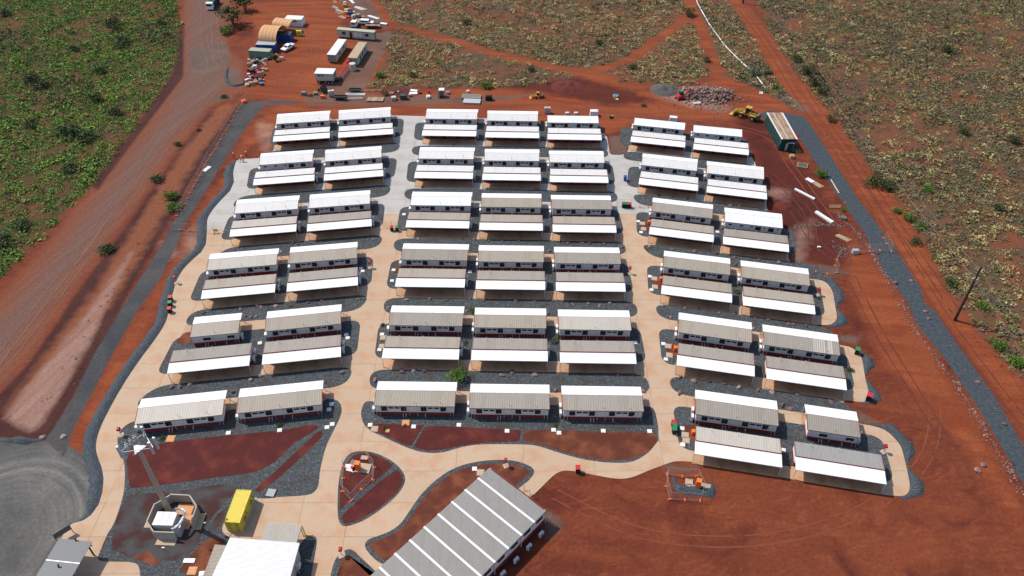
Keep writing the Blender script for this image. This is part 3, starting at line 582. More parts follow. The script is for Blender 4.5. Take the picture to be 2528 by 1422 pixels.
def make_cabin(kind):
    Lc = 9.1 if kind == 'short' else 14.5; h = Lc/2; ver = kind not in ('noveranda', 'laundrynov')
    root = empty('cabin', (0, 0, 0))
    mb = MB(); wl = Lc-.35
    n = int(round(wl/1.2)); pw = wl/n               # sandwich panels with recessed joints
    for i in range(n): mb.box((-wl/2+pw*(i+.5), 1.6, 1.81), (pw-.03, 3.1, 1.74))
    mb.box((0, 1.6, 1.81), (wl-.06, 3.06, 1.72)); mb.build('wall', M['wall'], root)
    sk = MB(); sk.box((0, 1.6, .49), (wl-.04, 3.04, .88)); sk.build('skirt', M['skirt'], root)
    r = MB(); ribbed(r, Lc-.06, -.05, 2.70, 3.28, 3.04); r.build('roof', M['taupe'], root)
    t = MB(); t.box((0, -.09, 2.655), (Lc, .07, .09)); t.build('gutter', M['dtrim'], root)
    for s in (-1, 1): MB().add([(s*(h-.015), -.05, 2.60), (s*(h-.015), 3.28, 2.90), (s*(h-.015), 3.28, 3.10), (s*(h-.015), -.05, 2.77), (s*(h+.05), -.05, 2.60), (s*(h+.05), 3.28, 2.90), (s*(h+.05), 3.28, 3.10), (s*(h+.05), -.05, 2.77)],
        [(0,1,2,3),(4,7,6,5),(0,4,5,1),(1,5,6,2),(2,6,7,3),(3,7,4,0)]).build('barge_board', M['trim'], root)
    if ver:
        MB().box((0, 3.31, 2.96), (Lc, .05, .20)).build('fascia', M['trim'], root)
        v = MB(); ribbed(v, Lc+.12, 3.34, 2.84, 5.87, 2.60); v.build('verandah_roof', M['vwhite'], root)
        for s in (-h+.02, h-.02): MB().box((s, 5.72, 1.33), (.09, .09, 2.50)).build('post', M['post'], root)
        MB().box((0, 5.84, 2.51), (Lc+.1, .05, .10)).build('verandah_beam', M['post'], root)
        sw = (Lc+.3)/3
        for i in range(3): MB().box((-(Lc+.3)/2+sw*(i+.5), 4.62, .07), (sw-.06, 2.72, .10)).build('slab', M['slab'], root)
    else:
        MB().box((0, 3.31, 2.96), (Lc, .05, .20)).build('fascia', M['whitep'], root)
    if kind in ('laundry', 'laundrynov'):
        for x, w_, z, hh in ((-5.7, .75, 2.02, .3), (-2.9, .75, 2.02, .3)): window(root, x, z, w_, hh, .05)
        for x, w_ in ((1.3, 1.3), (4.5, 1.3)): window(root, x, 1.75, w_, .95, .05)
        for x in (-.3, 2.9, 6.2): window(root, x, 2.05, .6, .2, .05, glassm='bluelt', mull=0)
    elif kind == 'short':
        for x in (-1.6, 3.0): window(root, x, 1.75, 1.35, .62, .05)
    else:
        for x0 in (0, 7.1):
            for a, w_, z, hh in ((1.78, 1.0, 1.80, 1.04), (3.0, .82, 2.06, .32), (4.1, .82, 2.06, .32), (5.3, 1.0, 1.80, 1.04)): window(root, -h+x0+a, z, w_, hh, .05)
    for x in ((.35, .95, 6.3, 7.75, Lc-.9, Lc-.3) if kind != 'short' else (.3, 4.2, Lc-.9, Lc-.3)):
        d = MB(); y_ = -.09; d.tube((-h+x, y_, 2.58), (-h+x, y_-.02, .1), .035, n=6); d.build('downpipe', M['post'], root)
    for x in (-.1, 4.6): MB().tube((x, .6, 2.7), (x, .6, 3.45), .04, n=6).tube((x, .6, 3.42), (x, .6, 3.5), .07, n=6).build('vent_pipe', M['post'], root)
    for x in (-2.1, -1.6, 1.9): MB().path([(x, .0, .7), (x, -.45, .5), (x, -.5, .1)], .05, 6).build('drain_pipe', M['post'], root)
    MB().box((h-1.6, .0, 1.3), (.3, .16, .45)).build('meter_box', M['ac'], root)
    if kind != 'short':                         # doors and windows under the verandah
        for x in (-5.4, -2.2, 1.7, 4.9):
            q = MB(); q.box((x, 3.18, 1.42), (1.0, .06, 2.1)); dd = q.build('door', M['glass'], root); MB().box((x+.38, 3.22, 1.35), (.05, .05, .2)).build('handle', M['steel'], dd)
            window(root, x+1.25, 1.75, .9, 1.0, 3.15, 1)
    for yy, zz in ((.75, 1.0), (2.35, 1.0)) if kind != 'short' else ((.9, 1.0),):
        sx = -1 if kind != 'short' else 1
        a = MB(); a.box((sx*(h+.28), yy, zz), (.42, .95, .85)); ac = a.build('air_conditioner', M['ac'], root)
        MB().tube((sx*(h+.49), yy, zz+.02), (sx*(h+.515), yy, zz+.02), .3, n=14).build('fan_grille', M['acgrill'], ac)
        MB().box((sx*(h+.28), yy, .32), (.36, .85, .5)).build('stand', M['steel'], ac)
    return root
proto = {}; ncab = 0
ORD = ['first', 'second', 'third', 'fourth', 'fifth', 'sixth']
RNAME = dict(offwhite='off-white', white='bright white', lbeige='pale beige', beige='dusty beige', taupe='brownish grey', grey='pale grey')
BN = dict(L='left', M='middle', E='right')
for c in CAB:
    bk, r, up, pl, lp, rp, rc, kind = c; k0 = 'std' if kind == 'patched' else kind
    if k0 not in proto: proto[k0] = make_cabin(k0); o = proto[k0]
    else: o = copy_tree(proto[k0])
    a, b = cabline(c); mid = (a+b)/2; Lm = (b-a).length; u, v = axis(bk); t = atan2((b-a).y, (b-a).x)*.5+RAD(ANG[bk])*.5
    L0 = 9.1 if kind == 'short' else 14.5
    n = Vector((-sin(t), cos(t)))
    if up: base = mid + n*.12; rot = t
    else: base = mid + n*5.87; rot = t+pi
    o.location = (base.x, base.y, 0); o.rotation_euler = (0, 0, rot); s = Lm/L0; s = 1+(s-1)*.85 if kind != 'laundrynov' else s; o.scale = (max(.9, min(1.03, s)), 1, 1)
    for ch in kids(o):
        if ch.name.split('.')[0] == 'roof':
            ch.material_slots[0].link = 'OBJECT'; ch.material_slots[0].material = M[rc]
            if kind == 'patched':
                for x, w_ in ((4.1, 2.3), (6.2, .9)):
                    e = MB(); ribbed(e, w_, -.05, 2.712, 3.27, 3.052); ee = e.build('roof_sheet', M['lbeige'], o, (x-.7, 0, 0)); ee['label'] = 'paler replacement roof sheet'
    side = 'back' if up else 'front'
    nn = {2: ['left', 'right'], 3: ['left', 'centre', 'right']}[3 if bk == 'M' else 2][pl]
    ext = dict(short='short ', laundry='', laundrynov='').get(kind, '')
    lab = f"{RNAME[rc]} roofed {ext}{side} cabin, {nn} in the {ORD[6-r]} row from the front, {BN[bk]} block"
    tag(o, lab, 'cabin', 'accommodation cabins in rows'); ncab += 1
print('cabins', ncab)
# ------------------------------------------------------------------ vegetation
def tussocks(name, pts, rad, cols, B=20, style='spike', label=None, hs=.7, flat=.0, stuff=True, leaf=.34):
    n = len(pts); pts = np.asarray(pts); rad = np.asarray(rad)[:, None]; cols = np.asarray(cols)
    th = rng.uniform(0, 2*pi, (n, B)); 
    if style == 'spike':
        ph = rng.uniform(.12, 1.45, (n, B)); R = rad*rng.uniform(.75, 1.15, (n, B))
        d = np.stack([np.cos(th)*np.cos(ph), np.sin(th)*np.cos(ph), np.sin(ph)*hs], -1)
        tip = d*R[..., None]; s = np.stack([-np.sin(th), np.cos(th), np.zeros_like(th)], -1); wv = (rad*rng.uniform(.16, .30, (n, B)))[..., None]
        base = d*R[..., None]*.25
        v = np.stack([base-s*wv, base+s*wv, tip], 2)
        shade = rng.uniform(.72, 1.3, (n, B))
    else:
        ph = np.arcsin(rng.uniform(.05, 1, (n, B))); R = rad*rng.uniform(.55, 1.0, (n, B))
        c0 = np.stack([np.cos(th)*np.cos(ph), np.sin(th)*np.cos(ph), np.sin(ph)*hs], -1)*R[..., None]
        e = rng.normal(size=(n, B, 3, 3)); e[..., 2] *= .6; e /= np.linalg.norm(e, axis=-1, keepdims=True)+1e-6
        v = c0[:, :, None, :] + e*(rad*leaf)[..., None, None]
        v[..., 2] = np.maximum(v[..., 2], .03); shade = rng.uniform(.82, 1.18, (n, B))
    v[..., 0] += pts[:, 0][:, None, None]; v[..., 1] += pts[:, 1][:, None, None]
    if pts.shape[1] > 2: v[..., 2] += pts[:, 2][:, None, None]
    nv = n*B*3; me = bpy.data.meshes.new(name); me.vertices.add(nv); me.vertices.foreach_set('co', v.reshape(-1).astype('f'))
    me.loops.add(nv); me.loops.foreach_set('vertex_index', np.arange(nv, dtype='i')); me.polygons.add(n*B)
    me.polygons.foreach_set('loop_start', np.arange(0, nv, 3, dtype='i')); me.update(calc_edges=True)
    cc = np.clip(cols[:, None, :]*shade[..., None], 0, 1); cc = np.repeat(cc.reshape(-1, 3), 3, 0); cc = np.hstack([cc, np.ones((nv, 1))])
    a = me.color_attributes.new('Col', 'FLOAT_COLOR', 'POINT'); a.data.foreach_set('color', cc.reshape(-1).astype('f')); me.materials.append(M['veg'])
    if name: 
        o = bpy.data.objects.new(name, me); COL.objects.link(o)
        if stuff: o['kind'] = 'stuff'
        if label: o['label'] = label
        return o
    return me
def bil(name, x, y):
    A = REG[name]; i = np.clip(((y-GY0)/GS), 0, ny-2); j = np.clip(((x-GX0)/GS), 0, nx-2); i0 = i.astype(int); j0 = j.astype(int); fi = i-i0; fj = j-j0
    return (A[i0, j0]*(1-fi)+A[i0+1, j0]*fi)*(1-fj)+(A[i0, j0+1]*(1-fi)+A[i0+1, j0+1]*fi)*fj
from mathutils import noise as mn
def nz(x, y, s, o=0.): return np.array([mn.noise((a*s+o, b*s-o, o)) for a, b in zip(x, y)])
def tracks(x, y): return (bil('orange', x, y) < .42) & (bil('road', x, y) < .4) & (bil('rpath', x, y) < .45)
def L3(*a): return np.array(lin(*a)[:3])
VM = (240, 340)
# pale spinifex beyond the camp (top and right)
def frame_ok(x, y): return (np.abs(x) < 60 + y*.56) & (y > 45)
n0 = 66000; x = rng.uniform(-70, 248, n0); y = rng.uniform(46, 340, n0); k = (bil('bush', x, y) > .45) & tracks(x, y) & frame_ok(x, y); x, y = x[k], y[k]
d = nz(x, y, .045, 3.1)+.5*nz(x, y, .16, 9.2); k = rng.uniform(0, 1, len(x)) < np.clip(.80+1.3*d, .15, 1)*.66; x, y, d = x[k], y[k], d[k]
rr = rng.lognormal(-.22, .36, len(x)); east = np.clip((x-60)/60, 0, 1)
pal = np.array([L3(178,160,110,.86), L3(164,148,98,.86), L3(146,134,84,.84), L3(106,110,64,.75), L3(124,114,84,.75)])
wts = np.array([[.30,.30,.22,.10,.08], [.10,.22,.26,.20,.22]]); ci = np.array([rng.choice(5, p=wts[0]*(1-e)+wts[1]*e) for e in east])
tussocks('spinifex_grass', np.stack([x, y], 1), np.clip(rr, .35, 1.9), pal[ci], 30, 'leaf', 'pale dry spinifex tussocks dotting the red earth beyond the camp', leaf=.27); print('spinifex', len(x))
# low green and brown ground cover on both sides
n0 = 98000; x = rng.uniform(-70, 248, n0); y = rng.uniform(46, 340, n0); k = (bil('bush', x, y) > .5) & tracks(x, y) & frame_ok(x, y); x, y = x[k], y[k]
k = rng.uniform(0, 1, len(x)) < np.clip(.55+1.5*nz(x, y, .05, 21.)+.8*nz(x, y, .2, 4.), .04, 1)*np.clip(.42+(x-40)/90, .36, 1); x, y = x[k], y[k]
pal = np.array([L3(102,106,68,.85), L3(114,100,74,.85), L3(92,96,68,.85), L3(114,94,80,.85)])
tussocks('low_scrub', np.stack([x, y], 1), rng.uniform(.5, 1.5, len(x)), pal[rng.integers(0, 4, len(x))], 12, 'leaf', 'low grey green scrub between the spinifex', hs=.45); print('scrub', len(x))
# green left field
n0 = 46000; x = rng.uniform(-248, -60, n0); y = rng.uniform(100, 340, n0); k = (bil('ggreen', x, y) > .45) & frame_ok(x, y); x, y = x[k], y[k]
d = nz(x, y, .035, 5.)+.6*nz(x, y, .12, 2.); k = rng.uniform(0, 1, len(x)) < np.clip(.92+1.4*d, .08, 1); x, y, d = x[k], y[k], d[k]
g2 = nz(x, y, .03, 31.); pal = np.array([L3(106,134,54,.92), L3(94,120,52,.92), L3(82,98,52,.9), L3(100,94,62,.9), L3(76,80,54,.85)])
ci = np.where(g2 > .12, rng.choice(5, len(x), p=[.10,.22,.28,.18,.22]), rng.choice(5, len(x), p=[.44,.32,.16,.05,.03]))
tussocks('green_scrub', np.stack([x, y], 1), np.clip(rng.lognormal(-.2, .4, len(x)), .4, 2.2), pal[ci], 26, 'leaf', 'bright green low scrub covering the field left of the haul road', hs=.5, leaf=.28); print('green', len(x))
# sparse weeds on verges
q = X_((560,265),(480,360),(380,520),(260,720),(120,950),(60,1080),(150,1060),(300,760),(400,560),(500,400)); n0 = 9000
x = rng.uniform(-130, -50, n0); y = rng.uniform(80, 215, n0); k = inside(q, x, y) & (rng.uniform(0, 1, n0) < .22); x, y = x[k], y[k]
q2 = X_((2040,430),(2120,560),(2230,790),(2330,900),(2528,1260),(2528,1180),(2330,870),(2230,740),(2150,620)); x2 = rng.uniform(40, 110, n0); y2 = rng.uniform(60, 200, n0); k = inside(q2, x2, y2) & (rng.uniform(0, 1, n0) < .3); x = np.r_[x, x2[k]]; y = np.r_[y, y2[k]]
q3 = X_((1990,280),(2110,370),(2280,600),(2420,830),(2540,960),(2540,1000),(2400,850),(2250,640),(2080,400)); x2 = rng.uniform(60, 130, n0); y2 = rng.uniform(80, 220, n0); k = inside(q3, x2, y2) & (rng.uniform(0, 1, n0) < .3); x = np.r_[x, x2[k]]; y = np.r_[y, y2[k]]
pal = np.array([L3(104,100,58,.6), L3(88,70,44,.6), L3(140,130,90,.6), L3(74,50,36,.6)])
tussocks('verge_weeds', np.stack([x, y], 1), rng.uniform(.12, .42, len(x)), pal[rng.integers(0, 4, len(x))], 14, 'leaf', 'small dry weeds scattered along the verges', hs=.6)
# single shrubs and trees
def crown_mesh(seed, col, hs, R=1.0, B=420, lobes=5):
    global rng
    sv = rng; rng = np.random.default_rng(seed); L_ = []
    for i in range(lobes): a = rng.uniform(0, 2*pi); q = rng.uniform(0, .55)*R; L_.append((cos(a)*q, sin(a)*q, rng.uniform(.05, .55)*hs*R))
    pts = np.array(L_); rad = rng.uniform(.42, .65, lobes)*R
    me = tussocks('', np.zeros((0, 2)), np.zeros(0), np.zeros((0, 3)), 1) if 0 else None
    o = tussocks('crown', pts, rad, np.array([col]*lobes)*rng.uniform(.75, 1.2, (lobes, 1)), B//lobes, 'leaf', None, hs=max(.6, hs), stuff=False)
    me = o.data; bpy.data.objects.remove(o)
    # shrink leaves: split each triangle's size by jittering towards its centre
    co = np.empty(len(me.vertices)*3, 'f'); me.vertices.foreach_get('co', co); v = co.reshape(-1, 3, 3); c0 = v.mean(1, keepdims=True); v = c0+(v-c0)*.6; me.vertices.foreach_set('co', v.reshape(-1)); me.update()
    rng = sv; return me
GREEN = L3(92,126,44,.6); OLIVE = L3(84,92,50,.6); DARK = L3(76,88,52,.7); SILV = L3(120,134,104,.6)
CR = {}
for nm, colr, hs in (('green', GREEN, .6), ('olive', OLIVE, .75), ('dark', DARK, .55), ('silver', SILV, .8)):
    CR[nm] = [crown_mesh(100+i*7+len(nm), colr, hs, B=480) for i in range(3)]
tk = MB(); 
for a in (0, 2.1, 4.2): tk.tube((0, 0, 0), (cos(a)*.25, sin(a)*.25, .55), .05, .02, 6)
TRUNK = tk.mesh('trunk'); TRUNK.materials.append(M['bark'])
def shrub(x, y, R, kind, label, group=None, cat='shrub', name='shrub', lift=0.0, px_=True):
    p = P(x, y) if px_ else (x, y)
    e = empty(name, (p[0], p[1], 0), random.uniform(0, 6), label, cat, group)
    c = inst(random.choice(CR[kind]), 'crown', (0, 0, lift), 0, R, e); t = inst(TRUNK, 'trunk', (0, 0, 0), 0, (R, R, R+lift*1.6), e); return e
shrub(264,622,2.6,'dark','dark green shrub between haul road and grey gravel strip')
shrub(385,446,2.4,'dark','dark shrub on the haul road verge, upper left'); shrub(428,490,2.6,'green','bright green shrub, upper of two beside the barrier fence'); shrub(430,516,2.6,'green','bright green shrub, lower of two beside the barrier fence')
shrub(440,358,1.6,'dark','small dark shrub on the verge below the dome shelters'); shrub(492,322,1.1,'dark','small round shrub on sandy verge'); shrub(556,240,1.6,'dark','low shrub on the curved gravel edge at the junction')
shrub(2030,436,2.3,'green','green shrub beside the timber edge of the right gravel path'); shrub(1962,374,1.7,'silver','grey green bush beside the small booth')
shrub(1916,217,1.9,'green','dark green bush at the end of the white pipeline')
shrub(2213,525,1.8,'green','bright green round bush on the edge of the orange track'); shrub(2082,520,1.1,'green','small green bush by the leftover planks')
shrub(1132,937,2.6,'green','bright leafy shrub behind the front row of cabins',None,'shrub','shrub',.6); shrub(1163,768,1.2,'green','small leafy shrub between cabin rows of middle block')
shrub(1368,842,1.5,'silver','grey green shrub between centre and right cabins of the middle block'); shrub(1147,846,1.2,'silver','grey green shrub between left and centre cabins, middle block')
shrub(1818,722,1.3,'silver','grey green shrub between two cabins of right block'); shrub(2100,915,1.1,'dark','dark shrub beside the curved path end'); shrub(1143,300,.1,'dark','tiny shrub') if 0 else None
shrub(1203,218,2.6,'green','deep green bush behind the material yard'); shrub(938,192,2.6,'green','dark green bush beside the site office yard'); shrub(1590,262,1.2,'dark','small bush at edge of the spoil heaps')
shrub(575,58,6.5,'olive','tall olive tree beside the top haul road',None,'tree','tree',1.6); shrub(606,28,5.0,'olive','second olive tree at the photo top beside the haul road',None,'tree','tree',1.2); shrub(556,84,3.4,'green','leafy bush under the roadside trees')
for i, (a, b, R, k_) in enumerate([(950,1058,.7,'dark'),(1000,1050,.6,'dark'),(690,1052,.9,'dark'),(400,1084,.8,'dark'),(1550,940,.1,'dark'),(1372,1052,.7,'dark'),(945,805,.8,'dark'),(2020,737,.7,'dark')]):
    if R > .2: shrub(a, b, R, k_, ['low weed clump in the gravel near a front row cabin','low weed clump at a bed edge beside a cabin'][i % 2], 'weed clumps in the gravel beds')
gl = {'dark': 'dark bush standing out among low green scrub, left field', 'olive': 'olive bush among the spinifex', 'silver': 'grey bush among the spinifex on the right', 'green': 'green bush among the spinifex'}
for a, b, R, k_ in [(280,60,4,'dark'),(300,110,4.5,'dark'),(290,75,3,'olive'),(180,125,3,'dark'),(85,200,4,'dark'),(105,215,3.5,'dark'),(245,180,3,'dark'),(180,330,4.5,'dark'),(215,345,4,'dark'),(75,310,3,'dark'),(290,280,3.2,'dark'),(12,40,3.5,'dark'),(395,60,2.6,'dark'),(60,560,3,'dark'),(10,600,3.5,'dark'),(170,420,3.2,'dark'),(240,250,3,'olive')]:
    shrub(a, b, R, k_, f"{'broad' if R >= 4 else 'mid sized' if R > 3 else 'small'} dark bush in the green field, {'far left edge' if a < 100 else 'near the haul road' if a > 270 else 'mid field'}, {'top' if b < 100 else 'upper part' if b < 260 else 'middle' if b < 450 else 'lower end'}", 'dark bushes in the left field', name='bush', cat='bush')
for a, b, R, k_ in [(1990,180,3.6,'olive'),(2010,210,3.8,'olive'),(2030,230,3,'olive'),(1965,150,3,'olive'),(2160,455,3.6,'olive'),(2190,465,3,'olive'),(2050,300,2,'olive'),(1745,150,2,'olive'),(1860,185,3,'silver'),(1890,180,2.5,'silver'),(1700,40,3,'olive'),(2240,540,2,'green'),(2270,560,1.8,'green'),(2340,700,2.2,'olive'),(2420,760,2,'green'),(2470,860,2.2,'green'),(2510,905,2.4,'green'),(2340,130,3,'olive'),(2380,330,2.4,'olive'),(1150,60,2.4,'olive'),(1310,175,2,'olive'),(1020,190,2,'olive'),(1560,170,2.2,'olive'),(1480,110,2,'olive'),(2260,600,2,'olive'),(2460,520,2.2,'olive'),(2500,350,2.6,'olive'),(2290,470,2,'green')]:
    pl_ = 'on the edge of the orange track' if abs(a-(1930+(b-150)*.66)) < 130 and b > 100 else 'right of the orange track' if a > 1930 else 'between the white pipeline and cabins' if a > 1600 else 'behind the middle cabins'
    shrub(a, b, R, k_, f"{'large' if R >= 3 else 'small' if R <= 2 else 'mid sized'} {k_} bush {pl_}, {'near the photo top' if b < 140 else 'level with the first cabins' if b < 260 else 'level with the loader and shed' if b < 420 else 'level with the power pole' if b > 680 else 'level with the white panels'}" if k_ != 'silver' else 'grey bush beside the white pipeline', {'olive': 'olive bushes in the spinifex', 'green': 'green bushes in the spinifex', 'silver': 'grey bushes by the pipeline'}[k_], name='bush', cat='bush')
# ------------------------------------------------------------------ rocks
ROCK = []
for s in range(5):
    bm = bmesh.new(); bmesh.ops.create_icosphere(bm, subdivisions=2, radius=.5)
    for v in bm.verts:
        n_ = mn.noise(v.co*2.2+Vector((s*7, 0, 0)))*.45; v.co *= 1+n_; v.co.z = max(v.co.z*.62, -.12)+.1
    me = bpy.data.meshes.new('boulder'); bm.to_mesh(me); bm.free(); me.materials.append(M['rock']); ROCK.append(me)
PROCK = ROCK[1].copy(); PROCK.materials.clear(); PROCK.materials.append(M['prock'])
BL = dict(L='left', M='middle', E='right')
def rocks(key, zz, pts, sz=.95):
    bk = BL[key[0]]; rn = ORD[6-int(key[1])]; rn2 = ORD[6-int(key[2])]
    for x, y in pts:
        p = Z(zz, x, y); pale = random.random() < .18
        o = inst(PROCK if pale else random.choice(ROCK), 'boulder', (p[0], p[1], .07), random.uniform(0, 6), (sz*random.uniform(.7, 1.3), sz*random.uniform(.5, .9), sz*random.uniform(.6, 1)))
        tag(o, f"{'pale' if pale else 'purplish'} boulder in the gravel bed between {rn2} and {rn} rows, {bk} block", 'boulder', f"boulders in the {bk} block bed between {rn2} and {rn} rows")
rocks('M34','B',[(450,505),(815,510),(915,513),(1040,527),(1150,523),(1290,523),(1665,543),(1700,545),(1820,543),(1875,550),(2003,552),(2145,580),(1545,610)])
rocks('M45','D',[(400,68),(590,60),(725,72),(912,62),(1025,70),(1275,70),(1425,80),(1568,70),(1735,105),(1855,98),(1945,118),(2025,92),(2165,122),(885,160),(1525,182),(255,130)])
rocks('M56','D',[(365,640),(460,632),(555,640),(862,638),(1245,645),(1165,675),(1425,668),(2085,665),(1595,793),(2290,795),(150,710)],1.15)
rocks('L45','C',[(580,688),(903,652),(1050,627),(1085,635),(1210,627),(1345,627),(1490,600),(1620,585),(1940,567),(945,715),(990,725),(1040,720)])
rocks('L34','C',[(850,130),(1370,72),(1412,80),(1510,75),(2070,40),(1255,150)]); rocks('L56','C',[(300,1340),(460,1315),(1000,1278),(1080,1245),(1800,1210),(1640,1290),(840,1383),(370,1340)],1.2)
rocks('E34','E',[(148,98),(335,120),(525,140),(710,160),(860,188),(1060,210),(1225,233),(865,253)]); rocks('E45','E',[(262,595),(445,610),(558,620),(730,655),(860,657),(1030,690),(1138,710),(1310,748),(1355,750),(325,690),(1015,785),(1455,760)])
rocks('E56','E',[(400,1195),(515,1222),(645,1225),(770,1242),(895,1275),(1055,1297),(1170,1320),(1375,1332),(400,1325),(1665,1400)],1.1); rocks('E56','F',[(900,275),(955,300)],1.3)
rocks('M23','Q',[(275,535),(975,550),(1500,560)],.8); rocks('M12','Q',[(1255,103),(1460,103),(1855,120),(1670,112),(610,78)],.8); rocks('E23','N',[(570,1198),(700,1213),(1075,1272),(1155,1275),(1315,1293),(450,1185)],.9)
for i, (a, b) in enumerate([(106,1080),(157,1078)]):
    o = inst(PROCK, 'boulder', (*P(a, b), 0), 1+i, 1.1); tag(o, ['pale boulder left of the grey strip mouth at lower left', 'pale boulder right of the grey strip mouth at lower left'][i], 'boulder')
for i, (zz, a, b) in enumerate([('O',590,478),('O',835,870),('O',980,1100),('O',1105,1085),('O',1215,1325),('O',1240,1380),('F',2090,130),('F',2217,120),('F',2395,400),('F',2255,400),('F',2215,715),('F',2255,675),('F',2450,718),('O',700,725),('O',570,590)]):
    o = inst(random.choice(ROCK), 'boulder', (*Z(zz, a, b), 0), i, random.uniform(.7, 1.2)); tag(o, 'boulder on '+('far' if (zz, a) in (('O',980),('O',1105),('O',1215),('O',1240),('F',2217),('F',2395),('F',2450)) else 'camp')+' side of right gravel path, by the '+('white panels' if zz == 'O' and b < 700 else 'barrier panels' if zz == 'O' and b < 1000 else 'fourth cabin row' if zz == 'O' else 'fifth cabin row' if b < 300 else 'front cabin row' if b < 500 else 'open dirt'), 'boulder', 'boulders along the right gravel path')
def stones(name, line, width, n, s0, s1, m, label, seed, heap=0.0):
    r_ = random.Random(seed); mb = MB(); seg = [Vector(p) for p in line]; ls = [(b-a).length for a, b in zip(seg[:-1], seg[1:])]; T = sum(ls)
    for i in range(n):
        t = r_.uniform(0, T); k = 0
        while k < len(ls)-1 and t > ls[k]: t -= ls[k]; k += 1
        p = seg[k]+(seg[k+1]-seg[k])*(t/ls[k]); g_ = r_.gauss(0, width); a = r_.uniform(0, 6); s = r_.uniform(s0, s1)
        z = .0+max(0, heap*(1-abs(g_)/(width*1.6)))*r_.uniform(.3, 1)
        mb.box((p.x+cos(a)*g_, p.y+sin(a)*g_, z+s*.2), (s, s*.7, s*.6), r_.uniform(0, 3), 1 if r_.random() < .16 else 0, .7, .6, r_.uniform(-.5, .5), r_.uniform(-.5, .5))
    o = mb.build(name, m if isinstance(m, list) else [m, m]); o['kind'] = 'stuff'; o['label'] = label; return o
stones('edge_stones', X_((2060,520),(2130,590),(2190,690),(2240,780),(2270,830),(2330,910),(2380,980),(2430,1060),(2480,1140),(2528,1225)), .6, 650, .1, .38, [M['rock'], M['prock']], 'loose pale and purplish stones edging the right gravel path', 3)
stones('loose_stones', X_((2010,280),(2100,440),(2200,620),(2300,780),(2400,930),(2528,1110)), .5, 160, .12, .35, [M['rock'], M['rock']], 'scattered dark stones on the far side of the gravel path', 4)
stones('rubble_heap', X_((1700,236),(1735,232),(1770,240),(1790,236)), 2.9, 1300, .2, .95, [M['rubble'], M['prock']], 'heap of broken concrete rubble beside red excavator', 5, 2.2)
stones('loose_stones', X_((1600,240),(1760,262),(1850,250)), 5, 120, .15, .5, [M['rock'], M['prock']], 'loose stones around the rubble heap', 6)
stones('spoil_crumbs', X_((1960,560),(2030,556),(2090,560)), .6, 150, .12, .4, [M['rubble'], M['prock']], 'line of pale broken kerb pieces across the red dirt', 7)
stones('spoil_crumbs', X_((2060,600),(2100,640)), 1.2, 90, .12, .4, [M['rubble'], M['prock']], 'pale lumps beside the right gravel path near barrier', 8)
def mound(x, y, r, h, m, label, name='dirt_mound', seed=0):
    bm = bmesh.new(); bmesh.ops.create_grid(bm, x_segments=24, y_segments=24, size=r)
    for v in bm.verts:
        d_ = v.co.xy.length/r; v.co.z = max(-.05, h*max(0, 1-d_**1.5)*(1+.6*mn.noise(v.co*.6+Vector((seed, 0, 0)))) - .05)
    me = bpy.data.meshes.new(name); bm.to_mesh(me); bm.free(); me.materials.append(m); me.polygons.foreach_set('use_smooth', [True]*len(me.polygons)); p = P(x, y)
    o = bpy.data.objects.new(name, me); COL.objects.link(o); o.location = (p[0], p[1], 0); tag(o, label, 'mound'); return o
M['mred'] = mat('dug red earth', lin(112,48,36), .95, .2, .4, 4, bump=.03); M['mgrey'] = mat('grey spoil', lin(104,98,94), .95, .2, .4, 4, bump=.03)
mound(1400,215,5,1.1,M['mred'],'low red earth mound at bush edge above the middle cabins'); mound(1640,222,4.5,1.3,M['mgrey'],'grey gravel mound left of the excavator',seed=4); mound(1935,509,2.2,.8,M['mred'],'small dark red mound right of second row cabins',seed=2); mound(985,228,3.5,.8,M['mred'],'dark soil mound behind the material yard',seed=7)
# ------------------------------------------------------------------ pit lids
def lid(zz, x, y, s, m, label, rz=0, group=None):
    p = Z(zz, x, y); e = empty('pit_lid', (p[0], p[1], .07), rz, label, 'pit lid', group)
    MB().box((0, 0, .05), (s, s, .1)).build('surround', M[m], e); MB().box((0, 0, .115), (s*.7, s*.7, .03)).build('cover', M[m], e)
for zz, pts, bk in (('D',[(205,345),(185,467),(110,1070),(458,1083),(820,1070),(1205,1118),(1577,1110),(1620,1133),(1975,1117),(2345,1120),(2230,410)],'M'),('B',[(330,305),(243,770),(230,860),(880,785)],'M'),('E',[(150,350),(163,462),(262,913),(283,1042)],'E'),('R',[(263,366),(296,494),(1190,490)],'E'),
   ('F',[(232,541),(228,432),(908,578)],'E'),('S',[(1157,588),(1595,565),(2000,540),(2045,513),(2040,342),(2017,387)],'L'),('C',[(1960,298),(1975,320),(1830,880),(1843,907),(1073,952)],'L'),('J',[(1515,320),(238,292)],'M'),('G',[(985,1405)],'L')):
    for p in pts: lid(zz, *p, .8, 'lid', f"small white square pit lid in a gravel bed of the {BN[bk]} block", RAD(ANG[bk]), f"white pit lids, {BN[bk]} block")
for zz, pts, bk in (('D',[(215,372),(205,440),(145,1102)],'M'),('E',[(187,368),(192,437),(303,933),(312,1008)],'E'),('R',[(312,392),(325,455)],'E'),('U',[(622,640),(633,702),(668,1190),(685,1257)],'E'),('J',[(1575,358)],'M')):
    for p in pts: lid(zz, *p, 1.25, 'tan', f"larger tan concrete pit lid in a bed of the {BN[bk]} block", RAD(ANG[bk]), f"tan pit lids, {BN[bk]} block")
lid('D',250,1117,.7,'olid','small orange tan pit lid in the left red garden bed'); lid('D',395,1053,1.3,'olid','orange tan pit lid behind the left middle garden bed'); lid('S',665,637,1.4,'olid','orange tan pit lid at top of the left red garden'); lid('G',903,1380,1.3,'olid','orange tan pit lid beside white roofed building'); 
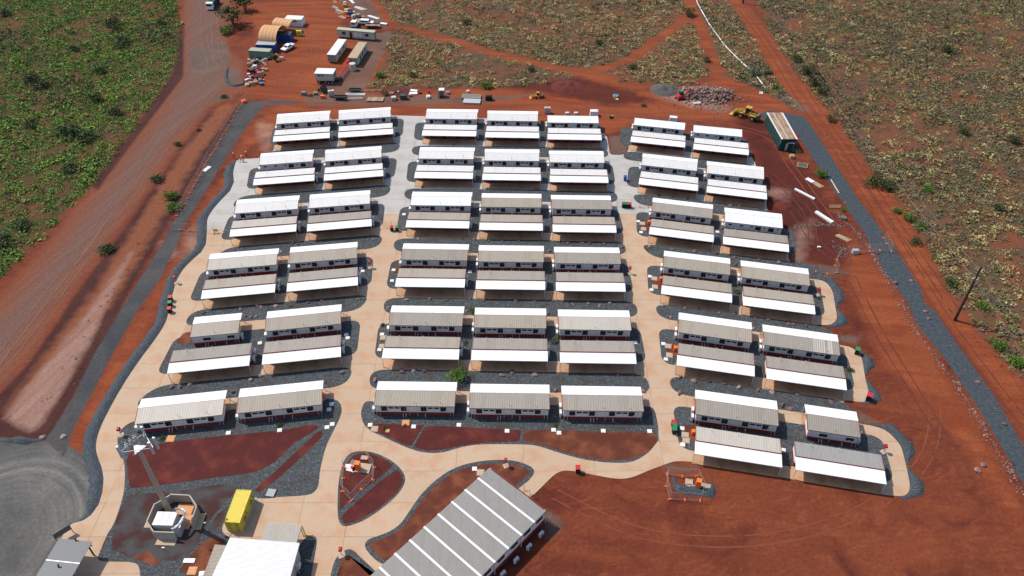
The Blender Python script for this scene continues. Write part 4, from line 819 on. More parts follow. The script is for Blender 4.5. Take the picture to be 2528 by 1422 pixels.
for i, (x, y) in enumerate([(650,1180),(1008,963)]): 
    o = MB().box((0, 0, .1), (.55, .2, .16), 0, 0, .8, .7).build('vent_cap', M['whitep']); o.location = (*Z('G', x, y), .08); tag(o, ['small white vent cap in front of tower enclosure', 'small white vent cap right of tower enclosure'][i], 'vent cap')
o = MB().box((0, 0, .1), (1.7, .7, .16)).build('white_cover', M['whitep']); o.location = (*Z('G', 877, 1294), .08); tag(o, 'long white cover plate on the soil near the white building', 'cover plate')
e = empty('drain_grate', (*Z('I', 998, 305), .08), RAD(-8), 'blue grey slatted drain grate in gravel right of yellow container', 'drain grate')
MB().box((0, .75, .08), (1.5, .08, .16)).box((0, -.75, .08), (1.5, .08, .16)).box((.75, 0, .08), (.08, 1.42, .16)).box((-.75, 0, .08), (.08, 1.42, .16)).build('frame', M['dsteel'], e)
bar = MB().box((0, 0, .1), (.09, 1.4, .1)).mesh('bar'); bar.materials.append(M['steel'])
for i in range(8): inst(bar, 'bar', (-.6+i*.17, 0, 0), parent=e)
# ------------------------------------------------------------------ buildings and yard, placed by their roof corners
def frame3(zz, a, b, c, z):     # a, b: ends of one edge; c: the far end of the other edge from a
    A, B, C_ = Vector(Z(zz, *a, z)), Vector(Z(zz, *b, z)), Vector(Z(zz, *c, z))
    u = (B-A); w_ = u.length; t = atan2(u.y, u.x); n = Vector((-sin(t), cos(t))); d = (C_-A).dot(n)
    ctr = A + u/2 + n*(d/2); return (ctr.x, ctr.y), t, w_, abs(d)
def corr_wall(mb, x0, x1, y, z0, z1, face, pitch=.28, dep=.04, mi=0):
    n = max(2, int(abs(x1-x0)/pitch)); p = (x1-x0)/n
    for i in range(n): mb.box((x0+p*(i+.5), y+face*dep/2, (z0+z1)/2), (abs(p)*.52, dep, z1-z0), mi=mi)
def container(zz, a, b, c, body, roof, label, z=2.6, marks=None, base=0.0, name='shipping_container', cat='shipping container'):
    (cx, cy), t, w_, d = frame3(zz, a, b, c, z+base); L_, W = (w_, d)
    e = empty(name, (cx, cy, base), t, label, cat)
    m = MB(); m.box((0, 0, z/2), (L_-.1, W-.1, z-.1))
    corr_wall(m, -L_/2+.15, L_/2-.15, -W/2+.05, .15, z-.15, -1); corr_wall(m, -L_/2+.15, L_/2-.15, W/2-.05, .15, z-.15, 1)
    m.build('body', M[body], e)
    r = MB(); n = int(L_/.35)
    r.box((0, 0, z-.03), (L_-.12, W-.12, .05))
    for i in range(n): r.box((-L_/2+.2+i*(L_-.4)/n, 0, z+.01), (.16, W-.3, .03))
    for s in (-1, 1): r.box((0, s*(W/2-.05), z), (L_, .1, .1)).box((s*(L_/2-.05), 0, z+.002), (.1, W-.2, .1))
    r.build('roof', M[roof], e)
    p = MB()
    for sx in (-1, 1):
        for sy in (-1, 1): p.box((sx*(L_/2-.06), sy*(W/2-.06), z/2), (.14, .14, z+.06))
    p.build('corner_post', M[body], e)
    for s in (-1, 1):
        dd = MB().box((-L_/2+.02 if L_ > W else s*L_/4, s*W/4 if L_ > W else -W/2+.02, z/2), (.05, W/2-.16, z-.3) if L_ > W else (L_/2-.16, .05, z-.3)).build('door', M[body], e)
        b_ = MB()
        for q in (-.15, .15):
            if L_ > W: b_.tube((-L_/2-.03, s*W/4+q, .2), (-L_/2-.03, s*W/4+q, z-.2), .025)
            else: b_.tube((s*L_/4+q, -W/2-.03, .2), (s*L_/4+q, -W/2-.03, z-.2), .025)
        b_.build('lock_bar', M['steel' if marks is None else 'ylogo'], dd)
    return e, L_, W
e, L_, W = container('X', (553,1289), (591.5,1291), (583,1208.5), 'yellow', 'yellow', 'bright yellow shipping container on the pale concrete apron', 2.62, marks=1)
mk = MB()
for i in range(2):
    y0 = -W/2+1.5+i*3.0; mk.box((L_/2+.03, y0, 1.55), (.03, .9, .12), rx=.5).box((L_/2+.03, y0+.5, 1.2), (.03, .9, .12), rx=-.6).box((L_/2+.03, y0+1.1, 1.45), (.03, .12, .8), rx=.3).box((L_/2+.03, y0+.2, .9), (.03, .7, .1))
mk.build('side_marking', M['ylogo'], e)
MB().box((0, 0, .11), (3.1, 6.6, .06)).build('foundation_slab', M['concw'], e)
container('K', (333,522), (555,528), (345,478), 'blue', 'steel', 'blue shipping container in front of the nearer orange dome shelter')
container('K', (250,592), (495,607), (262,553), 'teal', 'paleg', 'grey green shipping container at the front of the dome shelters')
container('K', (560,405), (735,412), (575,360), 'blue', 'dsteel', 'dark blue container between the two orange dome shelters')
container('K', (670,222), (868,232), (685,176), 'whitep', 'whitep', 'white roofed container behind the farther dome shelter')
def dome(zz, a, b, c, zb, label, ribs=5):
    (cx, cy), t, w_, d = frame3(zz, a, b, c, zb); e = empty('dome_shelter', (cx, cy, 0), t, label, 'dome shelter'); R = d/2; n = 16; hgt = R*.62
    for k in range(ribs):
        x0 = -w_/2+w_*k/ribs; x1 = x0+w_/ribs-.03; vs = []; 
        for x in (x0, x1):
            for rr in (1, .97): vs += [(x, -cos(pi*i/n)*R*rr, zb+sin(pi*i/n)*hgt*rr) for i in range(n+1)]
        q = n+1; fs = []
        for i in range(n): fs += [(i, i+1, 2*q+i+1, 2*q+i), (q+i, 3*q+i, 3*q+i+1, q+i+1), (i, q+i, q+i+1, i+1), (2*q+i, 2*q+i+1, 3*q+i+1, 3*q+i)]
        MB().add(vs, fs).build('canopy_panel', M['arch'], e)
        f = MB(); pts = [(x1+.01, -cos(pi*i/n)*R*1.0, zb+sin(pi*i/n)*hgt*1.0) for i in range(n+1)]; f.path(pts, .06); f.build('rib', M['wood'], e)
    g_ = MB(); vs = [(-w_/2+.05, -cos(pi*i/n)*R*.96, zb+sin(pi*i/n)*hgt*.96) for i in range(n+1)]; g_.add(vs+[(v[0]+.04, v[1], v[2]) for v in vs], [tuple(range(n+1)), tuple(range(2*n+1, n, -1))]); g_.build('end_panel', M['arch'], e)
    return e
dome('K', (370,478), (578,490), (405,338), 2.65, 'nearer orange tan dome shelter spanning two blue containers')
dome('K', (527,300), (728,330), (560,225), 2.65, 'farther orange tan dome shelter beside the white roofed container')
def office(zz, a, b, c, z, roof, label, wins=(), base=0.35, door=None, name='site_office', cat='site office'):
    (cx, cy), t, w_, d = frame3(zz, a, b, c, z); e = empty(name, (cx, cy, 0), t, label, cat)
    m = MB(); long_x = w_ > d; n = int(max(w_, d)/1.2); Ln = max(w_, d)-.2
    for i in range(n):
        p = Ln/n; q = -Ln/2+p*(i+.5)
        if long_x: m.box((q, 0, (z+base)/2), (p-.04, d-.2, z-base-.1))
        else: m.box((0, q, (z+base)/2), (w_-.2, p-.04, z-base-.1))
    m.box((0, 0, (z+base)/2), (w_-.24, d-.24, z-base-.12)); m.build('wall', M['cream'], e)
    MB().box((0, 0, z), (w_, d, .1)).box((0, 0, z+.06), (w_-.3, d-.3, .04)).build('roof', M[roof], e)
    tr = MB()
    for s in (-1, 1): tr.box((0, s*(d/2+.005), z-.1), (w_, .05, .16)).box((s*(w_/2+.005), 0, z-.101), (.05, d, .16))
    tr.build('gutter', M['dgrey'], e)
    for sx in (-.4, 0, .4):
        for sy in (-.35, .35): MB().box((sx*w_, sy*d, base/2), (.4, .4, base)).build('stump', M['concg'], e)
    for face, pos, ww, hh, zz_ in wins:
        f = MB()
        if face == 'f': f.box((pos, -d/2+.07, zz_), (ww, .08, hh)); q = f.build('window', M['frame'], e); MB().box((pos, -d/2+.02, zz_), (ww-.12, .04, hh-.12)).build('pane', M['glass'], q)
        else: f.box((w_/2-.07, pos, zz_), (.08, ww, hh)); q = f.build('window', M['frame'], e); MB().box((w_/2-.02, pos, zz_), (.04, ww-.12, hh-.12)).build('pane', M['glass'], q)
    if door is not None: q = MB().box((door, -d/2+.06, base+1.05), (.85, .1, 2.0)).build('door', M['glass'], e); MB().box((door+.3, -d/2-.01, base+1), (.06, .05, .12)).build('handle', M['steel'], q)
    return e, w_, d
e, w_, d = office('K', (1280,345), (1722,384), (1308,318), 2.9, 'paleg', 'long cream site office with sign and two windows at top of the yard', [('f', -4.2, 1.2, .9, 1.8), ('f', 4.0, 1.2, .9, 1.8)], door=-1.7)
sg = MB().box((.9, -d/2-.02, 1.75), (2.6, .04, 1.3)).build('sign_board', M['whitep'], e)
mk = MB()
for i in range(9): mk.box((-.05+i*.24, -d/2-.05, 2.12), (.14 if i % 3 else .2, .02, .18))
for i in range(3): mk.box((.9, -d/2-.05, 1.8-i*.22), (1.8-.3*i, .02, .05))
mk.build('sign_lettering', M['blue'], sg)
office('K', (1168,640), (1272,646), (1275,455), 2.8, 'white', 'white roofed site office end on to the camera, left of a pair', [('r', -2.2, .9, .8, 1.7), ('r', 2.6, .9, .8, 1.7)])
office('K', (1414,678), (1522,684), (1540,490), 2.8, 'tanroof', 'tan roofed site office end on to the camera, right of a pair', [('r', -2.6, .8, 1.4, 1.5), ('r', 0.2, .8, 1.4, 1.5), ('r', 3, .8, 1.2, 1.6)])
e, w_, d = office('K', (1020,862), (1243,868), (1045,797), 3.4, 'white', 'white roofed crib room trailer on wheels at the yard front', [('f', -1.6, .75, .35, 2.75), ('f', -.5, .75, .35, 2.75)], base=1.1)
for x in (-1.8, 1.2, 2.2):
    wh = MB().tube((x, -d/2+.1, .45), (x, -d/2+.4, .45), .45, n=14).build('wheel', M['black'], e); MB().tube((x, -d/2+.06, .45), (x, -d/2+.1, .45), .22, n=10).build('rim', M['steel'], wh)
MB().box((.2, 0, .98), (6.6, 1.2, .2)).box((3.9, 0, .9), (1.4, .2, .16)).build('chassis', M['dsteel'], e)
# water tank, red boom lift, junk
def cyl_obj(name, r, h, mt, loc, label, cat, group=None, lidm=None, n=16):
    o = empty(name, loc, 0, label, cat, group); MB().tube((0, 0, 0), (0, 0, h), r, r, n).build('shell', M[mt], o, smooth=False)
    MB().tube((0, 0, h), (0, 0, h+.08), r*1.03, r*.6, n).build('lid', M[lidm or mt], o); return o
cyl_obj('water_tank', 1.0, 2.2, 'cream', (*Z('K', 1478, 818), 0), 'cream cylindrical water tank beside the tan roofed office', 'water tank')
a = Vector((*Z('K', 1325, 930), .9)); b = Vector((*Z('K', 1430, 780), 1.6)); e = empty('boom_lift', (a.x, a.y, 0), 0, 'red lattice boom lift lying between the offices and crib trailer', 'boom lift')
u = b-a; m = MB(); sd = Vector((-u.y, u.x, 0)).normalized()*.35
for s in (-1, 1):
    for z in (0, .6): m.tube(Vector((0, 0, a.z+z))+sd*s, u+Vector((0, 0, a.z+z))+sd*s, .07)
for i in range(9):
    p = u*(i/9)+Vector((0, 0, a.z)); q = u*((i+1)/9)+Vector((0, 0, a.z)); m.tube(p+sd, q-sd, .05).tube(p-sd+Vector((0, 0, .6)), q+sd+Vector((0, 0, .6)), .05)
m.build('lattice_boom', M['red'], e); MB().box((-.2, -.3, .5), (1.6, 1.2, .8), .8).build('base_unit', M['dsteel'], e); MB().box((u.x, u.y, b.z), (1.2, 1.0, .9)).build('basket', M['red'], e)
def thing(kind, loc, rz, label, group=None, s=1.0, mt=None):
    x, y = loc; R_ = random.Random(int(x*31+y*17))
    if kind == 'drum':
        e = empty('steel_drum', (x, y, 0), rz, label, 'drum', group); MB().tube((0, 0, 0), (0, 0, .88*s), .32*s, n=12).build('shell', M[mt or 'red'], e); MB().tube((0, 0, .28*s), (0, 0, .32*s), .34*s, n=12).tube((0, 0, .58*s), (0, 0, .62*s), .34*s, n=12).build('hoop', M['dsteel'], e)
    elif kind == 'crate':
        e = empty('crate', (x, y, 0), rz, label, 'crate', group); MB().box((0, 0, .45*s), (1.1*s, 1.0*s, .8*s)).build('body', M[mt or 'wood'], e); m = MB()
        for i in range(3): m.box((0, 0, (.2+i*.28)*s), (1.16*s, 1.06*s, .1*s))
        m.build('slat', M['wpale'], e)
    elif kind == 'pallet':
        e = empty('pallet_stack', (x, y, 0), rz, label, 'pallets', group)
        for k in range(3): 
            m = MB()
            for i in range(5): m.box((-.48+i*.24, 0, .12+k*.3), (.16, 1.1, .05))
            for j in (-.45, 0, .45): m.box((0, j, .05+k*.3), (1.1, .1, .09))
            m.build('pallet', M[mt or 'wpale'], e)
    elif kind == 'box':
        e = empty('equipment_box', (x, y, 0), rz, label, 'box', group); MB().box((0, 0, .5*s), (1.5*s, .9*s, .9*s), tx=.92, ty=.9).build('body', M[mt or 'dsteel'], e); MB().box((0, 0, .97*s), (1.4*s, .8*s, .08*s)).box((.5*s, 0, 1.05*s), (.2*s, .2*s, .2*s)).build('lid', M[mt or 'steel'], e)
    elif kind == 'tyre':
        e = empty('tyre', (x, y, 0), rz, label, 'tyre', group); n = 14; vs = []; fs = []
        for i in range(n):
            t = 2*pi*i/n
            for j in range(6): p = 2*pi*j/6; r = .75*s+.28*s*cos(p); vs.append((cos(t)*r, sin(p)*.3*s, .8*s+sin(t)*r))
        for i in range(n):
            for j in range(6): fs.append((i*6+j, i*6+(j+1) % 6, ((i+1) % n)*6+(j+1) % 6, ((i+1) % n)*6+j))
        MB().add(vs, fs).build('tread', M['black'], e); MB().tube((0, -.1, .8*s), (0, .1, .8*s), .45*s, n=12).build('hub', M[mt or 'dsteel'], e)
    elif kind == 'reel':
        e = empty('cable_reel', (x, y, 0), rz, label, 'cable reel', group); MB().tube((0, -.45*s, .8*s), (0, .45*s, .8*s), .5*s, n=14).build('drum', M['black'], e)
        for q in (-.5, .45): MB().tube((0, q*s, .8*s), (0, (q+.06)*s, .8*s), .8*s, n=18).build('flange', M[mt or 'wood'], e)
    elif kind == 'sheets':
        e = empty('sheet_stack', (x, y, 0), rz, label, 'sheet stack', group)
        for i in range(4): MB().box((R_.uniform(-.05, .05), R_.uniform(-.05, .05), .1+i*.09), (2.4*s, 1.2*s, .06)).build('sheet', M[mt or 'whitep'], e)
    elif kind == 'pipes':
        e = empty('pipe_stack', (x, y, 0), rz, label, 'pipes', group)
        for i in range(4): MB().tube((-2.6*s, (i-1.5)*.3, .14), (2.6*s, (i-1.5)*.3+R_.uniform(-.2, .2), .14), .1, n=8).build('pipe', M[mt or 'whitep'], e)
    elif kind == 'beams':
        e = empty('beam_stack', (x, y, 0), rz, label, 'beams', group)
        for i in range(4): MB().box((R_.uniform(-.2, .2), (i-1.5)*.28, .12+(i % 2)*.13), (4.6*s, .16, .12), R_.uniform(-.03, .03)).build('beam', M[mt or 'wood'], e)
    elif kind == 'tub':
        e = empty('round_tub', (x, y, 0), rz, label, 'tub', group); MB().tube((0, 0, 0), (0, 0, .7*s), .5*s, .62*s, 16).build('wall', M[mt or 'dsteel'], e); MB().tube((0, 0, .7*s), (0, 0, .72*s), .56*s, .56*s, 16).build('cover', M['bluelt'], e)
    elif kind == 'mixer':
        e = empty('cement_mixer', (x, y, 0), rz, label, 'cement mixer', group); MB().tube((-.5*s, 0, 1.0*s), (.6*s, 0, 1.5*s), .8*s, .5*s, 14).build('drum', M['black'], e); MB().tube((.6*s, 0, 1.5*s), (.75*s, 0, 1.56*s), .5*s, .55*s, 14).build('rim', M['yellow'], e); MB().tube((-.8*s, -.5*s, 0), (0, -.5*s, 1*s), .07).tube((.8*s, -.5*s, 0), (0, -.5*s, 1*s), .07).tube((-.8*s, .5*s, 0), (0, .5*s, 1*s), .07).tube((.8*s, .5*s, 0), (0, .5*s, 1*s), .07).build('stand', M['yellow'], e)
    elif kind == 'pump':
        e = empty('pump', (x, y, 0), rz, label, 'pump', group); MB().box((0, 0, .3*s), (1.4*s, .8*s, .2*s)).box((-.3*s, 0, .65*s), (.6*s, .5*s, .5*s)).build('base', M['dsteel'], e); MB().tube((.1*s, 0, .6*s), (.6*s, 0, .6*s), .28*s, n=12).build('motor', M[mt or 'steel'], e)
    elif kind == 'trailer':
        e = empty('flat_trailer', (x, y, 0), rz, label, 'trailer', group); MB().box((0, 0, .75), (4.6*s, 1.9*s, .12)).build('deck', M[mt or 'black'], e); MB().box((2.7*s, 0, .6), (1.0*s, .12, .12)).build('drawbar', M['dsteel'], e)
        for q in (-.5, .5):
            for p_ in (-1, 1): MB().tube((q*s, p_*.85*s, .36), (q*s, p_*1.05*s, .36), .36, n=12).build('wheel', M['black'], e)
        for p_ in (-1, 1): MB().box((0, p_*.93*s, .95), (4.5*s, .05, .3)).build('side_rail', M['dsteel'], e)
    elif kind == 'ibc':
        e = empty('wrapped_pallet', (x, y, 0), rz, label, 'wrapped pallets', group)
        for i in (0, 1):
            for j in (0, 1): MB().box((i*.95-.5, 0, .5+j*.9), (.85, 1.0, .85), tx=.94, ty=.94).build('wrapped_load', M[mt or 'whitep'], e)
    elif kind == 'booth':
        e = empty('booth', (x, y, 0), rz, label, 'booth', group); MB().box((0, .6*s, 1.1*s), (1.3*s, .06, 2.1*s)).box((-.65*s, 0, 1.1*s), (.06, 1.2*s, 2.1*s)).box((.65*s, 0, 1.1*s), (.06, 1.2*s, 2.1*s)).build('wall', M[mt or 'cream'], e); MB().box((0, 0, 2.2*s), (1.5*s, 1.4*s, .1), rx=.06).build('roof', M['whitep'], e); MB().box((-1.0*s, -.75*s, 1.1*s), (.75*s, .05, 2.0*s), .7).build('door', M['cream'], e)
    return e
def Tz(zz, x, y): return Z(zz, x, y)
KK = ZM['K2'] = (600,100,11.85); ZM['K3'] = (820,0,12.93); ZM['K4'] = (740,200,9.723); ZM['K5'] = (980,200,10.533); ZM['K6'] = (1280,200,5.745); ZM['O2'] = (1940,380,5.265); ZM['J2'] = (820,1110,9.48); ZM['A2'] = (380,520,12.64); ZM['B2'] = (900,530,18.06); ZM['G2'] = (360,1210,10.156); ZM['G3'] = (280,1030,11.85)
for kk, xx, yy, rz, lab, s, mt in [
 ('mixer',950,600,.5,'black and yellow cement mixer right of the grey green container',1.2,None),('box',1140,560,.2,'pale round backed box right of the cement mixer',.9,'cream'),
 ('pump',270,500,.3,'silver pump leaning against the grey green container',1.0,'steel'),('pump',430,540,1.2,'pale pump among scrap in front of the green container',1.1,'whitep'),('box',670,590,.1,'grey box beneath yellow frame in the scrap heap',.8,'steel'),
 ('beams',390,620,-.15,'pale timber beams across the scrap heap',.8,'cream'),('box',400,680,.4,'black machine box in the upper scrap heap',1.0,'black'),('box',360,800,.05,'white square unit in the middle of the scrap heap',.9,'whitep'),
 ('beams',600,680,-.9,'rusty beams in front of the cement mixer',.8,'rust'),('crate',600,870,.1,'low timber crate at the scrap heap right edge',.9,'wood'),('crate',690,880,.5,'brown crate rightmost in the scrap heap',.8,'wood'),
 ('tub',480,980,.1,'bright orange red round tub in the scrap heap',.95,'orange'),('drum',150,900,0,'dark red drum at the left of the scrap heap',1.0,'trim'),('box',290,960,.2,'long black box across the scrap heap',1.2,'black'),('sheets',170,1000,.1,'pale sheets on black stand, left scrap heap',.4,'whitep'),
 ('reel',530,1080,.3,'brown cable reel below the orange tub',.75,'wood'),('drum',275,1110,0,'red drum in the lower scrap heap',1.0,'red'),('box',400,1110,.7,'dark crate in the lower scrap heap',.8,'dsteel'),('drum',540,1170,0,'dark red drum beside the cable reel',.9,'trim'),
 ('sheets',120,1160,.9,'white bent sheets at the left edge of the scrap heap',.55,'whitep'),('tub',545,1300,0,'round tub with pale blue cover at the scrap heap front',1.05,'dsteel'),('crate',390,1260,.3,'rusty orange bin near blue covered tub',1.0,'rust'),('crate',240,1290,.2,'olive timber crate at the front of the scrap heap',1.0,'wood'),
 ('beams',250,860,.8,'rusty steel lengths in the centre of the scrap heap',.5,'rust'),('drum',620,1190,0,'small grey drum right of the cable reel',.7,'steel'),('pallet',130,1330,.2,'flat pallets at the scrap heap front left corner',1,None),('pump',720,560,.4,'olive yellow framed pump beside the mixer',1.2,'yellow'),('box',200,740,.3,'dark brown box at the scrap heap left side',1.0,'rust')]:
    thing(kk, Z('K2', xx, yy), rz, lab, None, s, mt)
rs = random.Random(5)
for i in range(46):
    t_ = rs.random(); xx, yy = (rs.uniform(120, 640), rs.uniform(640, 1330)) if t_ < .75 else (rs.uniform(180, 1000), rs.uniform(520, 700))
    kk = rs.choice(['drum', 'crate', 'box', 'pump', 'beams', 'crate', 'box']); mt = rs.choice(['rust', 'trim', 'dsteel', 'black', 'wood', 'red', 'steel', 'black', 'trim'])
    thing(kk, Z('K2', xx, yy), rs.uniform(0, 3), {'drum': 'old drum', 'crate': 'small crate', 'box': 'small machine box', 'pump': 'small pump part', 'beams': 'short bent lengths'}[kk]+f", {M[mt].name}, in the scrap heap by the green container", 'small scrap heap items', .32 if kk == 'beams' else rs.uniform(.45, .7), mt)
for kk, xx, yy, rz, lab, s, mt in [
 ('beams',100,250,-.75,'grey steel lengths at the far left of the laydown strip',.7,'steel'),('beams',260,370,-.75,'pale timber lengths below the grey steel, laydown strip',1.0,'wpale'),('beams',200,430,-.8,'short timber lengths at the laydown strip edge',.7,'wood'),('beams',330,560,-.75,'timber posts ending nearest the white truck',.7,'wpale'),
 ('crate',410,130,.3,'pale topped crate highest in the laydown strip',1.0,'cream'),('crate',420,210,.1,'tan crate below pale topped crate',1.1,'wood'),('crate',460,370,.3,'pale and tan crate mid laydown strip',1.1,'cream'),('pallet',560,340,-.5,'tan pallets in the middle laydown strip',1,'wood'),
 ('box',460,440,.2,'orange yellow box in the laydown strip',.9,'yellow'),('box',590,470,-.1,'blue box between orange and grey boxes',1.1,'blue'),('sheets',490,550,-.3,'bright red tarpaulin bundle in the laydown strip',.9,'red'),('drum',715,480,0,'grey round bale beside the blue box',1.5,'steel'),
 ('box',700,570,.6,'pale grey crate behind the white truck',1.1,'cream'),('crate',830,540,-.4,'dark timber crate right of grey bale',1.3,'rust'),('sheets',1000,550,-.3,'small pale board lying right of the timber crate',.45,'cream'),
 ('pipes',640,60,-1.1,'fan of white pipes at the photo top',.8,'whitep'),('beams',860,280,-.68,'two white lengths lying beside the red track',1.0,'whitep'),('beams',960,280,-.68,'cream lengths next to the red track',1.0,'cream'),
 ('pipes',1320,560,-.62,'long bundle of white pipes beside the red track',1.0,'whitep'),('sheets',1650,780,-.3,'white plastic bundle at the end of the laydown strip',1.0,'whitep'),('beams',100,80,-1.2,'thin tan offcuts at the top of the laydown strip',.6,'wood'),('box',330,50,.3,'pale blue offcut box at the photo top',.8,'steel')]:
    thing(kk, Z('K3', xx, yy), rz, lab, None, s, mt)
for kk, zz, xx, yy, rz, lab, s, mt in [
 ('box','K4',110,340,0,'dark green box leftmost in the material row',1.1,'teal'),('crate','K4',235,350,0,'dark red crate in the material row',1.0,'trim'),('pallet','K4',375,320,.1,'tan timber pallets stacked in the material row',1,'wood'),('drum','K4',460,240,0,'dark drum behind the tan pallets',1.0,'dsteel'),
 ('reel','K4',590,270,.4,'large dark cable reel in the material row',1.3,'dsteel'),('box','K4',560,410,0,'low orange red skip box in the material row',.9,'orange'),('ibc','K4',770,360,.3,'pale wrapped loads stacked in the material row',1,'cream'),('trailer','K4',980,440,-.05,'black flat trailer nearest the red road',.85,'black'),
 ('sheets','K4',1140,440,-.2,'pale boards on the end of the black trailer',.7,'cream'),('trailer','K4',1330,270,0,'second dark trailer behind the white beams',.8,'black'),('beams','K4',1330,330,0,'long white beams in the middle of the material row',1.3,'whitep'),('beams','K4',1360,430,.1,'grey frame lengths below the white beams',.8,'steel'),
 ('sheets','K4',1820,460,-.03,'long rust red steel deck in the material row',2.0,'rust'),('beams','K4',1780,240,0,'reddish pipes lying along the bush edge',1.3,'rust'),('reel','K4',2040,330,.6,'dark hose reel right of the reddish pipes',1.1,'rust'),('pallet','K4',2210,330,0,'orange framed pallet in the material row',1,'wood'),
 ('pump','K4',2340,310,0,'silver tank unit right of orange pallet',1.1,'steel'),('crate','K4',2260,450,.1,'brown and cream crate at the red road edge',1.2,'cream'),
 ('box','K5',180,470,0,'long black toolbox at the red road edge',1.4,'dsteel'),('sheets','K5',430,340,.0,'folded white panels brightest in the material row',1.0,'whitep'),('sheets','K5',440,270,-.25,'white panels slanting behind the folded ones',.9,'whitep'),('box','K5',605,330,0,'dark red box beside the white panels',.6,'trim'),('crate','K5',340,400,0,'orange brown crate below the white panels',.8,'wood'),
 ('drum','K5',835,310,0,'red drum behind the white trestle',.9,'red'),('pallet','K5',815,440,0,'white trestle frame at the red road edge',1,'whitep'),('booth','K5',1170,400,.05,'cream open booth with dark inside, material row',1.05,'cream'),('tub','K5',1320,330,0,'white topped tub right of the cream booth',1.0,'cream'),
 ('box','K5',1850,290,.3,'small white box tilted behind the grey slab',.6,'whitep'),('box','K5',2390,490,0,'black covered heap right of the blue grey sheets',1.4,'black'),
 ('tub','K6',1375,240,0,'yellow compactor drum standing in the dug earth',1.3,'yellow'),('sheets','K6',1400,272,0,'small white sheet beside the yellow drum',.35,'whitep'),('box','K6',690,480,0,'left white air unit behind the far middle cabin',.8,'ac'),('box','K6',815,480,0,'right white air unit behind the far middle cabin',.8,'ac'),
 ('ibc','K6',410,455,0,'grey cased twin unit behind the far middle cabin',1,'steel'),('box','K6',1070,490,0,'white bundle behind the right far middle cabin',1.6,'whitep'),('box','K6',2190,575,-.2,'white wrapped bundle behind the far right block cabin',1.5,'whitep'),('pump','K6',1315,525,.5,'small yellow compactor between middle and right blocks',.9,'yellow'),
 ('crate','O2',75,50,-.1,'timber crate in front of the small booth',1.0,'wood'),('booth','T',2120,1180,-.15,'small booth with white roof below the rusty shed',1.1,'cream'),('pipes','T',1570,80,1.4,'short white pipe ends near the pipeline end',.3,'whitep'),('sheets','T',320,285,.2,'cream slab lying below the rubble heap',.9,'cream'),
 ('sheets','O2',310,355,-1.0,'white sheets stacked beside the gravel path',.9,'whitep'),('beams','O2',400,400,-1.0,'timber lengths with white sheets beside the gravel path',.7,'wpale'),('sheets','O2',430,1220,0,'small white scrap lying in the dark red earth',.3,'whitep'),
 ('pallet','O2',740,850,-.6,'grey pallet lying near the gravel path',1.2,'concg'),('box','O2',897,1290,0,'blue grey box among orange barrier feet, right path',1.0,'steel'),('beams','O2',640,690,0,'brown timber lengths beside the gravel path',.6,'wood'),('beams','O2',745,1100,-.8,'orange timber offcuts in a V shape',.7,'wpale'),
 ('box','L',390,1250,0,'x',1,'ac')][:-1]:
    thing(kk, Z(zz, xx, yy), rz, lab, None, s, mt)
def slabthing(name, zz, a, b, c, h, mt, label, cat, n=1, z=0):
    (cx, cy), t, w_, d = frame3(zz, a, b, c, h); e = empty(name, (cx, cy, z), t, label, cat)
    for i in range(n): MB().box((0, -d/2+d/n*(i+.5), h/2), (w_, d/n-.04, h)).build('panel' if n > 1 else 'sheet', M[mt], e)
    if n == 1: MB().box((0, 0, h+.02), (w_*.9, d*.06, .04)).box((-w_*.4, 0, h/2), (.1, d*1.02, h*.9)).build('strap', M['dsteel'], e)
    return e
slabthing('sheet_pack', 'K5', (1715,560), (2160,575), (1715,450), .5, 'steel', 'blue grey roofing sheet pack in the material row', 'sheet pack', 3)
slabthing('sheet_pack', 'K5', (1670,440), (2180,450), (1680,330), .5, 'concg', 'brown grey cement sheet pack behind the blue grey sheets', 'sheet pack', 2)
slabthing('white_beam', 'O2', (368,585), (385,575), (252,372), .35, 'whitep', 'long white panel pack left of the gravel path, upper one', 'panel pack', 2)
slabthing('white_beam', 'O2', (595,888), (625,875), (475,705), .45, 'whitep', 'long white panel pack left of the gravel path, lower one', 'panel pack', 2)
e = empty('timber_pit_lid', (*Z('O2', 213, 160), 0), -.35, 'square timber framed pit lid beside the dark red earth', 'pit lid'); MB().box((0, 0, .2), (2.6, 2.3, .35)).build('frame', M['wood'], e); MB().box((0, 0, .4), (2.2, 1.9, .06)).build('cover', M['mgrey'], e)
o = MB().path([(*Z('O2', 585, 340), .12), (*Z('O2', 690, 515), .12)], .14, 6).build('timber_sleeper', M['wpale']); tag(o, 'long timber sleeper along the gravel path edge', 'sleeper')
o = MB().path([(*P(a, b), .22) for a, b in [(1712,-30),(1722,10),(1750,60),(1790,115),(1830,155),(1862,182),(1889,218)]], .17, 8).build('pipeline', M['whitep'], smooth=True); tag(o, 'long white pipeline winding down through the bush', 'pipeline')
